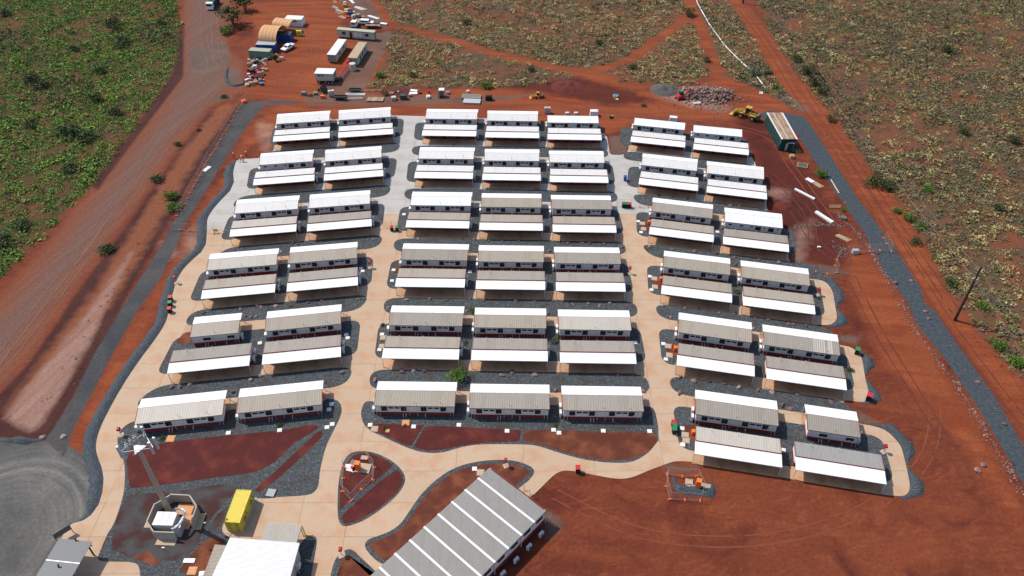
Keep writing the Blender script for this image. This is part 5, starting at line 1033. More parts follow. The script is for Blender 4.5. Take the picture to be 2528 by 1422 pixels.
# rusty roofed shed with green shade cloth
(cx, cy), t, w_, d = frame3('N', (1526,688), (1672,688), (1395,455), 3.6); A, B, C_, D_ = [Vector(Z('N', *q, 3.6)) for q in ((1526,688),(1672,688),(1541,455),(1395,455))]
e = empty('rusty_shed', (*((A+B+C_+D_)/4), 0), 0, 'dark green shade cloth shed with a rusty sheet roof, top right', 'shed'); O_ = (A+B+C_+D_)/4
n = 9
for i in range(n):
    t0, t1 = i/n, (i+1)/n-.012; q = [A.lerp(B, t0), A.lerp(B, t1), D_.lerp(C_, t1), D_.lerp(C_, t0)]; vs = [((p-O_).x, (p-O_).y, 3.6+(.04 if i % 2 else 0)) for p in q]; vs += [(x, y, z-.04) for x, y, z in vs]
    MB().add(vs, [(0,1,2,3),(7,6,5,4),(0,4,5,1),(1,5,6,2),(2,6,7,3),(3,7,4,0)]).build('roof_sheet', M['offwhite' if i in (0, 8) else ('lbeige' if i in (3,) else 'rust')], e)
m = MB(); ins = [p+(O_-p)*.04 for p in (A, B, C_, D_)]
for i in range(4):
    a, b = ins[i]-O_, ins[(i+1) % 4]-O_; K_ = max(3, int((b-a).length/.8))
    for j in range(K_):
        p = a.lerp(b, j/K_); q = a.lerp(b, (j+1)/K_); off = .18*sin(j*2.1); m.add([(p.x, p.y, 3.5), (q.x, q.y, 3.5), (q.x*1.02+off, q.y*1.02, .02), (p.x*1.02+.18*sin((j-1)*2.1), p.y*1.02, .02)], [(0,1,2,3)])
m.build('shade_cloth_wall', M['navy'], e)
for p in ins: MB().tube(((p-O_).x, (p-O_).y, 0), ((p-O_).x, (p-O_).y, 3.5), .07).build('post', M['steel'], e)
# the tower and its enclosure
tb = P(421, 1268); e = empty('telecom_tower', (*tb, 0), 0, 'tall tan telecom pole with antennas above the octagonal enclosure', 'telecom tower'); HT = 16.6
MB().tube((0, 0, 0), (0, 0, HT), .46, .32, 16).build('pole', M['pole'], e, smooth=False)
m = MB(); tri = [(cos(a)*1.15, sin(a)*1.15) for a in (RAD(-95), RAD(25), RAD(145))]
m.add([(x, y, HT+.05) for x, y in tri]+[(x, y, HT+.12) for x, y in tri], [(0,2,1),(3,4,5),(0,1,4,3),(1,2,5,4),(2,0,3,5)]); m.build('platform', M['steel'], e)
m = MB(); arms = [((-2.0,-1.0), (2.2,-.2)), ((2.3,-.1), (.2,2.4)), ((-.2,2.3), (-2.1,-.8))]
for (a, b) in arms:
    m.tube((*a, HT+.45), (*b, HT+.45), .06)
for x, y in tri: m.tube((x*.3, y*.3, HT-.6), (x*1.3, y*1.3, HT+.45), .04)
m.build('head_frame', M['steel'], e)
for x, y in ((-2.15,-1.1),(2.15,-.35),(2.55,.55),(.05,2.55)):
    q = MB().box((x, y, HT+.55), (.34, .2, 2.5)).build('panel_antenna', M['antenna'], e); MB().box((x, y, HT+1.86), (.34, .24, .1)).tube((x-.15*(1 if x > 0 else -1), y+.15, HT-.8), (x-.15*(1 if x > 0 else -1), y+.15, HT+1.9), .04).build('mount', M['whitep'], q)
for x, y in ((-1.7,.2),(-1.35,.9),(-1.0,1.5),(-1.5,-.2),(.4,1.9)): MB().box((x, y, HT+.5), (.35, .3, .6)).tube((x, y, HT+.8), (x, y, HT+1.2), .08).build('radio_unit', M['antenna'], e)
m = MB(); m.tube((.3, .3, HT), (.3, .3, HT+3.0), .03); m.build('whip_antenna', M['whitep'], e)
for k in range(3): MB().box((.30, .0, 4+k*4.2), (.14, .1, .25)).build('cable_clamp', M['dsteel'], e)
ZT = 2.1; cor = [Vector(Z('G2', x, y, ZT)) for x, y in ((600,100),(1090,125),(1270,390),(1120,820),(710,1058),(190,1037),(20,780),(220,325))]; c0 = sum(cor, Vector((0, 0)))/8
e = empty('tower_enclosure', (*c0, 0), 0, 'octagonal precast panel enclosure around the telecom tower', 'enclosure')
for i in (0, 1, 2, 4, 5, 6, 7):
    a, b = cor[i]-c0, cor[(i+1) % 8]-c0; u = b-a; md = (a+b)/2; rz = atan2(u.y, u.x); thin = i in (7,)
    q = MB().box((md.x, md.y, ZT/2), (u.length-.08, .07 if thin else .18, ZT if not thin else 1.7), rz).build('wall_panel', M['steel' if thin else 'panel'], e)
    if i in (2, 4, 6): nn = md.normalized(); MB().box((md.x+nn.x*.55, md.y+nn.y*.55, .12), (u.length*.95, 1.1, .1), rz).build('footing', M['tan'], q)
for x, y, w_, d in ((.9, 2.0, 2.6, 2.0), (1.9, -.3, 1.6, 2.6)): MB().box((x, y, .12), (w_, d, .08), -.05).build('floor_slab', M['olid'], e)
(cx, cy), t, w_, d = frame3('G2', (150,880), (668,896), (285,542), 2.6); e = empty('equipment_shelter', (cx, cy, .07), t, 'cream equipment shelter with white three panel roof beneath the tower', 'equipment shelter')
MB().box((0, 0, 1.28), (w_-.1, d-.1, 2.5)).build('wall', M['cream'], e)
for i in range(3): MB().box((-w_/2+w_/3*(i+.5), 0, 2.58), (w_/3-.05, d, .1)).build('roof_panel', M['white'], e)
ex = Vector((w_/2, 0)); e2 = empty('generator', (*Z('G2', 850, 1090), .07), t+.05, 'grey generator unit with curved white ducts beside the shelter', 'generator')
MB().box((0, .6, .85), (1.1, 2.6, 1.6), tx=.9, ty=.95).build('body', M['steel'], e2)
MB().path([(-.6, -.3, 1.9), (-.1, -.4, 2.1), (.5, .2, 2.2), (.75, 1.0, 2.3), (.9, 1.9, 2.35), (.7, 2.5, 2.4), (.1, 2.8, 2.4), (-.9, 2.9, 2.4)], .2, 10).build('duct', M['whitep'], e2, smooth=True)
# bottom left steel shelter
A, B, C_ = Vector(Z('H', 386, 1178, 3.0)), Vector(Z('H', 600, 1200, 3.0)), Vector(Z('H', 262, 1422, 3.0)); t = atan2((B-A).y, (B-A).x); u = (B-A).normalized(); v = (C_-A).normalized(); v = Vector((u.y, -u.x)); Wd = (B-A).length; Ld = 11.0; c0 = A+u*Wd/2+v*Ld/2
e = empty('walkway_shelter', (*c0, .07), t, 'slate grey roofed steel shelter over the path at bottom left', 'shelter')
for i in range(3):
    y1 = Ld/2-i*Ld/3; MB().box((0, y1-Ld/6, 3.0), (Wd, Ld/3-.12, .07)).build('roof_panel', M['dgrey'], e); MB().box((0, y1-Ld/3, 3.03), (Wd, .12, .05)).build('ridge_cap', M['steel'], e)
for sx in (-1, 1):
    for k in range(3): MB().box((sx*(Wd/2-.5), Ld/2-.6-k*4.6, 1.5), (.18, .18, 3.0)).build('post', M['dsteel'], e)
MB().box((0, Ld/2-.6, 2.85), (Wd+.4, .16, .22)).box((0, Ld/2-5.2, 2.85), (Wd+.4, .16, .22)).build('beam', M['dsteel'], e)
MB().tube((.1, Ld/2-.2, 3.0), (.1, Ld/2+.0, 3.6), .12).tube((-.1, .9, 3.0), (-.1, 1.1, 3.6), .12).build('roof_light', M['dsteel'], e)
e = empty('notice_board', (*Z('H', 425, 1170), .0), t+.9, 'dark framed notice board beside the walkway shelter', 'notice board'); MB().box((0, 0, 1.5), (2.6, .08, 1.2)).build('board', M['dgrey'], e); MB().box((-1.2, 0, 1.0), (.1, .1, 2.1)).box((1.2, 0, 1.0), (.1, .1, 2.1)).build('post', M['dsteel'], e)
# white roofed building, its striped annexes
def roofbuild(name, zz, corners, z, roofm, label, cat, along='v', pitch=.3, walls=True, trim='whitep', wallz=None, wm='cream'):
    q = [Vector(Z(zz, *c, z)) for c in corners]; O_ = sum(q, Vector((0, 0)))/4; e = empty(name, (*O_, .0), 0, label, cat); q = [p-O_ for p in q]
    n = int(((q[1]-q[0]).length if along == 'v' else (q[3]-q[0]).length)/pitch); vs = []; fs = []
    for i in range(n+1):
        t = i/n
        for tt, zz_ in ((t-.32/n, 0), (t-.2/n, .05), (t+.2/n, .05), (t+.32/n, 0)):
            tt = min(1, max(0, tt)); a, b = (q[0].lerp(q[1], tt), q[3].lerp(q[2], tt)) if along == 'v' else (q[0].lerp(q[3], tt), q[1].lerp(q[2], tt)); vs += [(a.x, a.y, z+zz_), (b.x, b.y, z+zz_)]
    for i in range(len(vs)//2-1): fs.append((2*i, 2*i+1, 2*i+3, 2*i+2))
    MB().add(vs, fs).build('roof', M[roofm], e)
    m = MB()
    for i in range(4): a, b = q[i], q[(i+1) % 4]; u = b-a; md = (a+b)/2; m.box((md.x, md.y, z-.1), (u.length+.05, .08, .22), atan2(u.y, u.x))
    m.build('fascia', M[trim], e)
    if walls:
        ii = [p*.93 for p in q]
        for i in range(4): a, b = ii[i], ii[(i+1) % 4]; u = b-a; md = (a+b)/2; MB().box((md.x, md.y, z/2-.1), (u.length, .1, z-.2), atan2(u.y, u.x)).build('wall', M[wm], e)
    else:
        for p in q: MB().box((p.x*.92, p.y*.92, z/2-.05), (.12, .12, z-.15)).build('post', M['post'], e)
    return e, q
eW, qW = roofbuild('white_building', 'X', ((568.3,1328),(739,1341),(703,1470),(506,1462)), 3.7, 'white', 'large white roofed building at the bottom edge', 'building', 'h', .38)
for s in (.25, .6):
    p = qW[1].lerp(qW[2], s)*.95; MB().box((p.x+.25, p.y, 1.2), (.5, .9, .9)).build('air_conditioner', M['ac'], eW)
p = qW[1].lerp(qW[2], .35); MB().tube((p.x+.1, p.y, .1), (p.x-.1, p.y+.1, 3.6), .05).build('downpipe', M['post'], eW)
roofbuild('striped_awning', 'I', ((940,692),(1395,715),(1322,962),(858,925)), 2.9, 'lbeige', 'cream corrugated awning behind the white roofed building', 'awning', 'v', .22, False, 'wpale')
roofbuild('side_awning', 'I', ((265,972),(432,985),(265,1500),(70,1500)), 2.8, 'beige', 'beige corrugated side roof with red edge, left of white building', 'awning', 'h', .22, True, 'trim', wm='wall')
e = empty('yellow_gooseneck', (*Z('I', 1440, 850), .06), 0, 'yellow bent standpipe beside the cream awning', 'standpipe'); MB().path([(0, 0, 0), (0, 0, 1.3), (-.1, .1, 2.3)], .09, 8).build('pipe', M['yellow'], e); MB().box((.6, -.1, .15), (1.0, .1, .1)).build('foot_rail', M['yellow'], e)
# the big hall of joined modules
zr = 3.35; A, B = Vector(Z('J', 1668, 300, zr)), Vector(Z('J', 2237, 735, zr)); u = (B-A).normalized(); Wh = (B-A).length; v = Vector((u.y, -u.x)); v = v if v.y < 0 else -v
La = Vector(Z('J', 460, 1394, zr)); Rb = Vector(Z('J', 1590, 1394, zr)); vv = ((La-A).normalized()+(Rb-B).normalized()).normalized(); v = vv
joins = [(Vector(Z('J', x, y, zr))-A).dot(v) for x, y in ((1550,410),(1420,525),(1285,645),(1150,775),(1005,900),(860,1030),(710,1165),(555,1305))]; step = (joins[-1]-joins[0])/7
js = [0.0]+[joins[0]+step*i for i in range(11)]; e = empty('modular_hall', (*A, 0), 0, 'large grey roofed modular hall with white roof joints, bottom centre', 'hall'); print('hall', Wh, joins, v, u)
rt = atan2(v.y, v.x); ru = atan2(u.y, u.x)
for i in range(len(js)-1):
    a, b = js[i], js[i+1]; c = u*Wh/2+v*(a+b)/2; n = 9; wv = (b-a)-.34
    q = MB().box((c.x, c.y, zr-.04), (Wh, wv, .08), ru); 
    for j in range(n): w_ = v*(a+.17+wv*(j+.5)/n)+u*Wh/2; q.box((w_.x, w_.y, zr+.012), (Wh-.02, .07, .025), ru)
    q.build('roof_panel', M['hallroof'], e)
    if i: cc = u*Wh/2+v*a; MB().box((cc.x, cc.y, zr+.04), (Wh+.04, .34, .07), ru).build('joint_capping', M['vwhite'], e)
    for s, off in ((0, -.0), (1, 0)):
        p = (u*(Wh-.25) if s else u*.25)+v*(a+b)/2; MB().box((p.x, p.y, 2.1), ((b-a)-.03, .12, 2.3), rt).build('wall', M['wall'], e)
        MB().box((p.x, p.y, .55), ((b-a)-.02, .16, .9), rt).build('skirt', M['skirt'], e)
    p = u*(Wh-.17)+v*((a+b)/2); f = MB().box((p.x, p.y, 2.2), (1.5, .08, .6), rt).build('window', M['frame'], e); p = u*(Wh-.12)+v*((a+b)/2); MB().box((p.x, p.y, 2.2), (1.4, .03, .5), rt).build('pane', M['glass'], f)
    p = u*(Wh+1.0)+v*((a+b)/2+.9); ac = MB().box((p.x, p.y, .55), (.95, .4, .85), rt).build('air_conditioner', M['ac'], e); p2 = u*(Wh+1.22)+v*((a+b)/2+.9); MB().tube((p2.x, p2.y, .55), ((p2+u*.03).x, (p2+u*.03).y, .55), .3, n=12).build('fan_grille', M['acgrill'], ac)
    if i % 2 == 0: p = u*(Wh-.02)+v*(a+.1); MB().box((p.x, p.y, 1.7), (.12, .08, 3.2), rt).build('downpipe', M['post'], e); 
for a, wl in ((.12, Wh),): c = u*Wh/2+v*.3; MB().box((c.x, c.y, 1.9), (Wh-.5, .12, 2.6), ru).build('wall', M['wall'], e); c = u*Wh/2-v*.04; MB().box((c.x, c.y, zr-.08), (Wh, .1, .2), ru).build('fascia', M['trim'], e)
MB().box(((u*Wh+v*js[-1]/2).x, (u*Wh+v*js[-1]/2).y, zr-.1), (js[-1], .12, .14), rt).build('gutter', M['dtrim'], e)
e = empty('handrail', (*Z('J', 2030, 560), .06), ru, 'bent rusty handrails at the hall end ramp', 'handrail')
for k in range(3): MB().path([(-1.2+k*1.2, -.4, 0), (-1.2+k*1.2, -.4, 1), (-.6+k*1.2, .3, 1), (-.6+k*1.2, .3, 0)], .035, 6).build('rail', M['rust'], e)
# service pits with orange cabinets and fences
def cabinet(zz, a, b, label, rz=0, h=1.75, s=1.0):
    p = Z(zz, a, b); e = empty('service_cabinet', (*p, .08), rz, label, 'service cabinet'); MB().box((0, 0, h/2+.05), (.8*s, .75*s, h)).build('body', M['orange'], e); MB().box((0, 0, h+.08), (.86*s, .82*s, .07)).build('lid', M['orange'], e); MB().box((0, -.39*s, h/2), (.6*s, .04, h*.8)).build('door', M['orange'], e)
    return e
e = empty('pit_slab', (*Z('J2', 700, 440), .085), -.15, 'tan slab under the orange cabinet in the triangular garden', 'slab'); MB().box((0, 0, .06), (2.9, 1.9, .12)).build('top', M['tan'], e); MB().box((0, 0, .02), (3.0, 2.0, .05)).build('edge', M['mgrey'], e)
cabinet('J2', 615, 470, 'tall orange service cabinet in the triangular garden', -.15)
e = empty('pit_slab', (*Z('J2', 500, 330), .085), -.3, 'pale grey slab left of the orange cabinet', 'slab'); MB().box((0, 0, .05), (1.2, 1.3, .1)).build('top', M['concg'], e); MB().box((0, 0, .02), (1.3, 1.4, .04)).build('edge', M['mgrey'], e)
e = empty('valve_pit', (*Z('J2', 455, 450), .085), -.3, 'white slab with red valve wheel in the triangular garden', 'valve pit'); MB().box((0, 0, .06), (1.5, 1.3, .12)).build('slab', M['lid'], e); MB().tube((.1, .1, .12), (.1, .1, .45), .28, n=10).build('valve', M['red'], e)
e = empty('pit_lid', (*Z('J2', 755, 215), .085), -.1, 'tan lid with orange side beside the garden cabinet', 'pit lid'); MB().box((0, 0, .15), (1.1, .8, .3)).build('surround', M['tan'], e); MB().box((.62, 0, .18), (.15, .7, .3)).build('flap', M['orange'], e)
cabinet('U', 770, 1245, 'orange service cabinet inside the right dirt pit fence', -.3, 1.7)
e = empty('pit_slab', (*Z('U', 800, 1250), .06), -.3, 'tan slab under the orange cabinet in the right dirt pit', 'slab'); MB().box((.4, 0, .0), (2.4, 2.0, .14)).build('top', M['tan'], e); MB().box((.4, 0, -.02), (2.5, 2.1, .1)).build('edge', M['mgrey'], e)
for zz, a, b, lb in (('U', 715, 625, 'small orange box at the left end wall of a right block cabin, front row'), ('R', 390, 395, 'orange box at a cabin end, third row, right block'), ('R', 528, 1060, 'orange box at a cabin end, fourth row, right block'), ('E', 362, 965, 'orange box at a cabin end, fifth row, right block'), ('S', 1962, 280, 'orange box at the right end of the front left cabins')):
    cabinet(zz, a, b, lb, 0, .8, .8)
wirem = MB()
for i in range(9): wirem.box((-1.1+i*.275, 0, 1.05), (.007, .007, 1.9))
for i in range(7): wirem.box((0, 0, .25+i*.28), (2.3, .007, .007))
WM = wirem.mesh('mesh_infill'); WM.materials.append(M['wire'])
fr = MB().tube((-1.18, 0, .05), (-1.18, 0, 2.05), .016, n=5).tube((1.18, 0, .05), (1.18, 0, 2.05), .016, n=5).tube((-1.18, 0, 2.05), (1.18, 0, 2.05), .016, n=5).tube((-1.18, 0, .15), (1.18, 0, .15), .016, n=5); FM = fr.mesh('frame'); FM.materials.append(M['wire'])
ft = MB().box((0, 0, .09), (.24, .68, .18), tx=.8, ty=.9).box((0, 0, .2), (.12, .3, .06)); FT = ft.mesh('foot'); FT.materials.append(M['orange'])
def fence(zz, pts, label, group):
    q = [Vector(Z(zz, *p)) for p in pts]
    for a, b in zip(q[:-1], q[1:]):
        n = max(1, round((b-a).length/2.45)); t = atan2((b-a).y, (b-a).x)
        for i in range(n):
            c = a+(b-a)*(i+.5)/n; s = (b-a).length/n/2.4
            e = empty('fence_panel', (c.x, c.y, .07), t, label, 'fence panel', group); e.scale = (s, 1, 1)
            inst(FM, 'frame', (0, 0, 0), parent=e); x = inst(WM, 'mesh_infill', (0, 0, 0), parent=e)
            inst(FT, 'foot', (1.2, 0, 0), 0, (1/s, 1, 1), e)
fence('J2', [(470,170),(270,400),(255,690),(245,990),(465,1200),(690,940),(955,715),(990,430),(830,240)], 'mesh fence panel on orange feet around the triangular garden cabinet', 'mesh fence panels round the triangular garden pit')
fence('U', [(410,1100),(405,1245),(445,1395),(620,1400),(800,1410),(840,1285),(760,1120),(590,1125),(410,1100)], 'mesh fence panel on orange feet around the right dirt pit', 'mesh fence panels round the right dirt pit')
fence('A', [(905,50),(820,130),(755,250),(680,370),(610,500),(540,600),(500,690),(450,775),(390,880),(340,980),(270,1080)], 'mesh fence panel on orange feet along the left grey swale', 'mesh fence panels along the left swale')
fence('A', [(210,1200),(300,1205),(470,1215)], 'mesh fence panel across the left swale below the new concrete', 'mesh fence panels across the left swale')
fence('O', [(560,870),(520,925),(510,970),(525,1025),(450,1035),(360,1015)], 'mesh fence panel on orange feet around the dug red area', 'mesh fence panels round the dug area')
fence('O', [(610,860),(690,868),(780,858),(860,850),(950,860),(915,800),(890,755)], 'mesh fence panel across the right gravel path', 'mesh fence panels across the right path')
fence('A', [(535,1232),(600,1235),(680,1235)], 'mesh barrier panel at the edge of the new left concrete', 'barrier panels at the left concrete edge')
fence('B', [(160,415),(230,420),(330,425)], 'mesh barrier panel behind red and green bins, left avenue', 'barrier panels across the left avenue')
fence('R', [(0,190),(180,195),(380,198)], 'mesh barrier panel beside green bins, right avenue', 'barrier panels across the right avenue')
o = MB().box((0, 0, .75), (1.0, .05, .75)).box((-.4, .1, .35), (.06, .06, .7)).box((.4, .1, .35), (.06, .06, .7)).build('barrier_sign', M['yellow']); o.location = (*Z('A', 620, 1228), .07); tag(o, 'small yellow sign on the left concrete barrier', 'sign')
# bins
def bin_(zz, x, y, mt, label, rz=0, s=1.0, group=None):
    p = Z(zz, x, y); e = empty('wheelie_bin', (*p, .06), rz, label, 'wheelie bin', group)
    MB().box((0, 0, .5*s), (.55*s, .6*s, .95*s), tx=1.12, ty=1.12).build('body', M[{'red': 'black', 'green': 'black', 'blue': 'blue'}[mt]], e); MB().box((0, 0, 1.02*s), (.68*s, .75*s, .1*s), rx=.08).build('lid', M[mt], e)
    for q in (-.22, .22): MB().tube(((q-.04)*s, .32*s, .12*s), ((q+.04)*s, .32*s, .12*s), .11*s, n=10).build('wheel', M['black'], e)
bin_('B2', 1225, 720, 'red', 'red lidded bin beside the green one, left avenue', s=1.15); bin_('B2', 1455, 730, 'green', 'green lidded bin standing beside the red one, left avenue', s=1.15)
bin_('R', 88, 200, 'green', 'green lidded bin, leftmost of three in the right avenue', s=1.2); bin_('R', 122, 202, 'green', 'green lidded bin, middle of three in the right avenue', s=1.2); bin_('R', 158, 204, 'red', 'red lidded bin, rightmost of three in the right avenue', s=1.2)
for i, (y, c) in enumerate(((640,'red'),(590,'green'),(548,'red'))): bin_('C', 288+i*4, y+40-i*4, c, ['nearest red lidded bin on left path edge', 'green lidded bin between two red ones on left path', 'farthest red lidded bin on the left path edge'][i], .1, 1.15)
bin_('U', 482, 535, 'red', 'red lidded bin behind the green pair by front right beds', s=1.2); bin_('U', 492, 575, 'green', 'farther of two green lidded bins by the front right beds', s=1.2); bin_('U', 490, 612, 'green', 'nearer of two green lidded bins by the front right beds', s=1.2)
bin_('X', 2114, 874, 'green', 'single green bin on the curved path of the fifth row', -.5, 1.3); bin_('X', 2142, 988, 'red', 'single red bin at the corner of the curved path', -.5, 1.4); bin_('Q', 2453, 462, 'blue', 'blue bin standing on new pale concrete', s=1.2); bin_('X', 1426, 1165, 'red', 'red bin on the main path above the open dirt', s=1.2)
# hose reel posts
def hose(zz, x, y, label, pad=1.0):
    p = Z(zz, x, y); e = empty('hose_reel', (*p, .07), 0, label, 'hose reel'); MB().box((0, 0, .04), (.9*pad, .9*pad, .08), .4).build('pad', M['tan'], e); MB().tube((0, 0, .08), (0, 0, 1.5), .05).build('post', M['steel'], e)
    MB().tube((-.2, 0, 1.55), (.2, 0, 1.55), .36, n=14).build('reel', M['red'], e); MB().box((0, .22, 1.55), (.5, .12, .75)).build('cover', M['red'], e)
hose('G3', 235, 530, 'red hose reel on the left path near the tower head'); hose('I', 1915, 1110, 'red hose reel on white pad at the small bottom garden', 1.2); hose('J', 1830, 290, 'red hose reel at the top of the hall garden'); hose('C', 340, 425, 'red hose reel on the left path beside the fourth row')
hose('C', 2040, 290, 'red hose reel at right end of the left block, fourth row'); hose('B', 2215, 800, 'red hose reel on the right avenue beside the fourth row'); hose('E', 1552, 505, 'red hose reel at the end of the right block, fourth row'); hose('F', 1580, 590, 'red hose reel on the front right curved path'); hose('V',0,0,'x') if 0 else None
# people
def person(zz, x, y, rz, label, lean=0.0, stride=.25):
    p = Z(zz, x, y); e = empty('person', (*p, .06), rz, label, 'person')
    V = [(0,0,.95),(0,lean*.5,1.2),(0,lean,1.45),(0,lean*1.15,1.55),(0,lean*1.3,1.68),(-.09,0,.9),(-.11,-stride*.4,.5),(-.12,-stride,.08),(-.12,-stride+.16,.04),(.09,0,.9),(.11,stride*.5,.5),(.12,stride*.6,.08),(.12,stride*.6+.16,.04),(-.2,lean,1.42),(-.27,lean+.05,1.15),(-.24,lean+.25,.98),(.2,lean,1.42),(.27,lean+.05,1.15),(.24,lean+.25,.98)]
    E_ = [(0,1),(1,2),(2,3),(3,4),(0,5),(5,6),(6,7),(7,8),(0,9),(9,10),(10,11),(11,12),(2,13),(13,14),(14,15),(2,16),(16,17),(17,18)]
    Rr = [.16,.15,.17,.06,.11,.1,.075,.05,.05,.1,.075,.05,.05,.07,.05,.04,.07,.05,.04]
    me = bpy.data.meshes.new('body'); me.from_pydata(V, E_, []); o = bpy.data.objects.new('body', me); COL.objects.link(o)
    md = o.modifiers.new('s', 'SKIN'); 
    for i, r in enumerate(Rr): me.skin_vertices[0].data[i].radius = (r, r*.8)
    me.skin_vertices[0].data[0].use_root = True; o.modifiers.new('u', 'SUBSURF').levels = 1
    dg = bpy.context.evaluated_depsgraph_get(); m2 = bpy.data.meshes.new_from_object(o.evaluated_get(dg)); bpy.data.objects.remove(o); m2.name = 'body'
    for q in ('hivis', 'trous', 'skin'): m2.materials.append(M[q])
    for f in m2.polygons: z = f.center.z; f.material_index = 1 if z < .93 else (2 if z > 1.52 else 0)
    inst(m2, 'body', (0, 0, 0), 0, 1.0, e)
    MB().tube((0, lean*1.3, 1.72), (0, lean*1.3, 1.84), .15, .08, 12).box((0, lean*1.3+.08, 1.73), (.22, .2, .03)).build('hard_hat', M['whitep'], e)
person('W', 300, 195, .4, 'worker in dark clothes at the top left concrete corner'); person('W', 570, 320, -.6, 'worker in orange bending over the new concrete, left one', .3, .35); person('W', 665, 315, .8, 'worker in orange bending over the new concrete, right one', .2, .3); person('A', 888, 565, 0, 'worker on the red dirt above the new concrete')
# vehicles
def car(zz, x, y, rz, label, kind='ute', mt='whitep', s=1.0):
    p = Z(zz, x, y); e = empty(dict(ute='ute', wagon='wagon', truck='truck')[kind], (*p, .02), rz, label, dict(ute='utility vehicle', wagon='four wheel drive', truck='truck')[kind])
    L_ = dict(ute=5.2, wagon=4.9, truck=6.2)[kind]*s; W = (1.9 if kind != 'truck' else 2.1)*s
    if kind == 'ute': prof = [(-2.6,.5),(-2.6,.95),(-2.45,1.02),(-1.35,1.12),(-.85,1.68),(.75,1.74),(.95,1.1),(.95,.5)]
    elif kind == 'wagon': prof = [(-2.45,.5),(-2.45,.95),(-1.4,1.12),(-.85,1.72),(2.1,1.76),(2.4,1.1),(2.4,.5)]
    else: prof = [(-3.1,.55),(-3.1,1.2),(-2.8,2.1),(-.9,2.2),(-.85,.6)]
    prof = [(a*s, b*s) for a, b in prof]; n = len(prof); vs = []
    for sgn in (-1, 1):
        for a, z in prof: k = 1 if z < 1.15*s else .84; vs.append((a, sgn*W/2*k, z))
    MB().add(vs, [(i, (i+1) % n, n+(i+1) % n, n+i) for i in range(n)]+[tuple(range(n-1, -1, -1)), tuple(range(n, 2*n))]).build('body', M[mt], e)
    a, b = (prof[3], prof[4]) if kind == 'ute' else ((prof[2], prof[3]) if kind == 'wagon' else (prof[1], prof[2])); ang = atan2(b[1]-a[1], b[0]-a[0]); mx, mz = (a[0]+b[0])/2, (a[1]+b[1])/2
    MB().box((mx-.02, 0, mz+.02), (hypot(b[0]-a[0], b[1]-a[1])*.82, W*.72, .03), ry=-ang).build('windscreen', M['glass'], e)
    x0, x1 = dict(ute=(-.8, .7), wagon=(-.8, 2.0), truck=(-2.7, -1.1))[kind]
    for sgn in (-1, 1): MB().box(((x0+x1)/2*s, sgn*W/2*.93, 1.42*s if kind != 'truck' else 1.75*s), ((x1-x0)*s, .04, .36*s), rx=sgn*.24).build('side_window', M['glass'], e)
    if kind == 'ute': MB().box((1.75*s, 0, .98*s), (1.65*s, W, .08)).box((2.55*s, 0, 1.12*s), (.05, W, .3)).box((1.75*s, W/2, 1.12*s), (1.65*s, .05, .3)).box((1.75*s, -W/2, 1.12*s), (1.65*s, .05, .3)).box((1.7*s, 0, .7*s), (1.7*s, W*.6, .4)).build('tray', M['lid'], e)
    if kind == 'truck': MB().box((1.1*s, 0, 1.0*s), (3.9*s, W, .15)).box((1.1*s, 0, .75*s), (3.8*s, W*.5, .3)).build('tray', M['rust'], e)
    for q in (-1.65*s if kind != 'truck' else -2.2*s, 1.6*s if kind != 'truck' else 1.8*s):
        for sgn in (-1, 1):
            wh = MB().tube((q, sgn*(W/2-.2), .38), (q, sgn*(W/2+.02), .38), .38, n=14).build('wheel', M['black'], e); MB().tube((q, sgn*(W/2+.02), .38), (q, sgn*(W/2+.04), .38), .2, n=10).build('rim', M['steel'], wh)
    for sgn in (-1, 1): MB().box((prof[0][0]-.02, sgn*W*.36, .82*s), (.05, .3, .16)).build('headlight', M['lid'], e)
    MB().box((prof[0][0]-.05, 0, .55*s), (.15, W*.95, .22)).build('bumper', M['dsteel'], e)
car('K2', 1330, 260, RAD(62), 'white utility vehicle parked right of the blue container')
car('K3', 770, 800, RAD(80), 'white flat tray truck behind the long site office', 'truck'); car('K3', 1110, 780, RAD(172), 'white four wheel drive beside the flat tray truck', 'wagon')
thing('ibc', Z('K', 852, 418), 0, 'two bright yellow cubes on the ground by the dome shelters', None, 1, 'yellow'); thing('trailer', Z('K3', 1300, 880), -.05, 'rusty red flat trailer beside the long site office', None, 1.1, 'rust')
e = empty('truck', (*P(529, 14), .0), RAD(88), 'white fronted truck with green striped load at the photo top', 'truck')
MB().box((0, 0, 1.4), (6.5, 2.4, 1.8)).build('load', M['navy'], e); MB().box((-3.9, 0, 1.5), (1.6, 2.5, 2.2), tx=.9, ty=.95).build('cab', M['whitep'], e); MB().box((-4.75, 0, 1.9), (.05, 2.0, .7)).build('windscreen', M['glass'], e)
for yq in (-.8, .8): MB().box((.3, yq, 2.34), (5.6, .14, .06)).build('stripe', M['green'], e)
for q in (-3.6, 1, 2.4):
    for sgn in (-1, 1): MB().tube((q, sgn*1.0, .5), (q, sgn*1.3, .5), .5, n=12).build('wheel', M['black'], e)
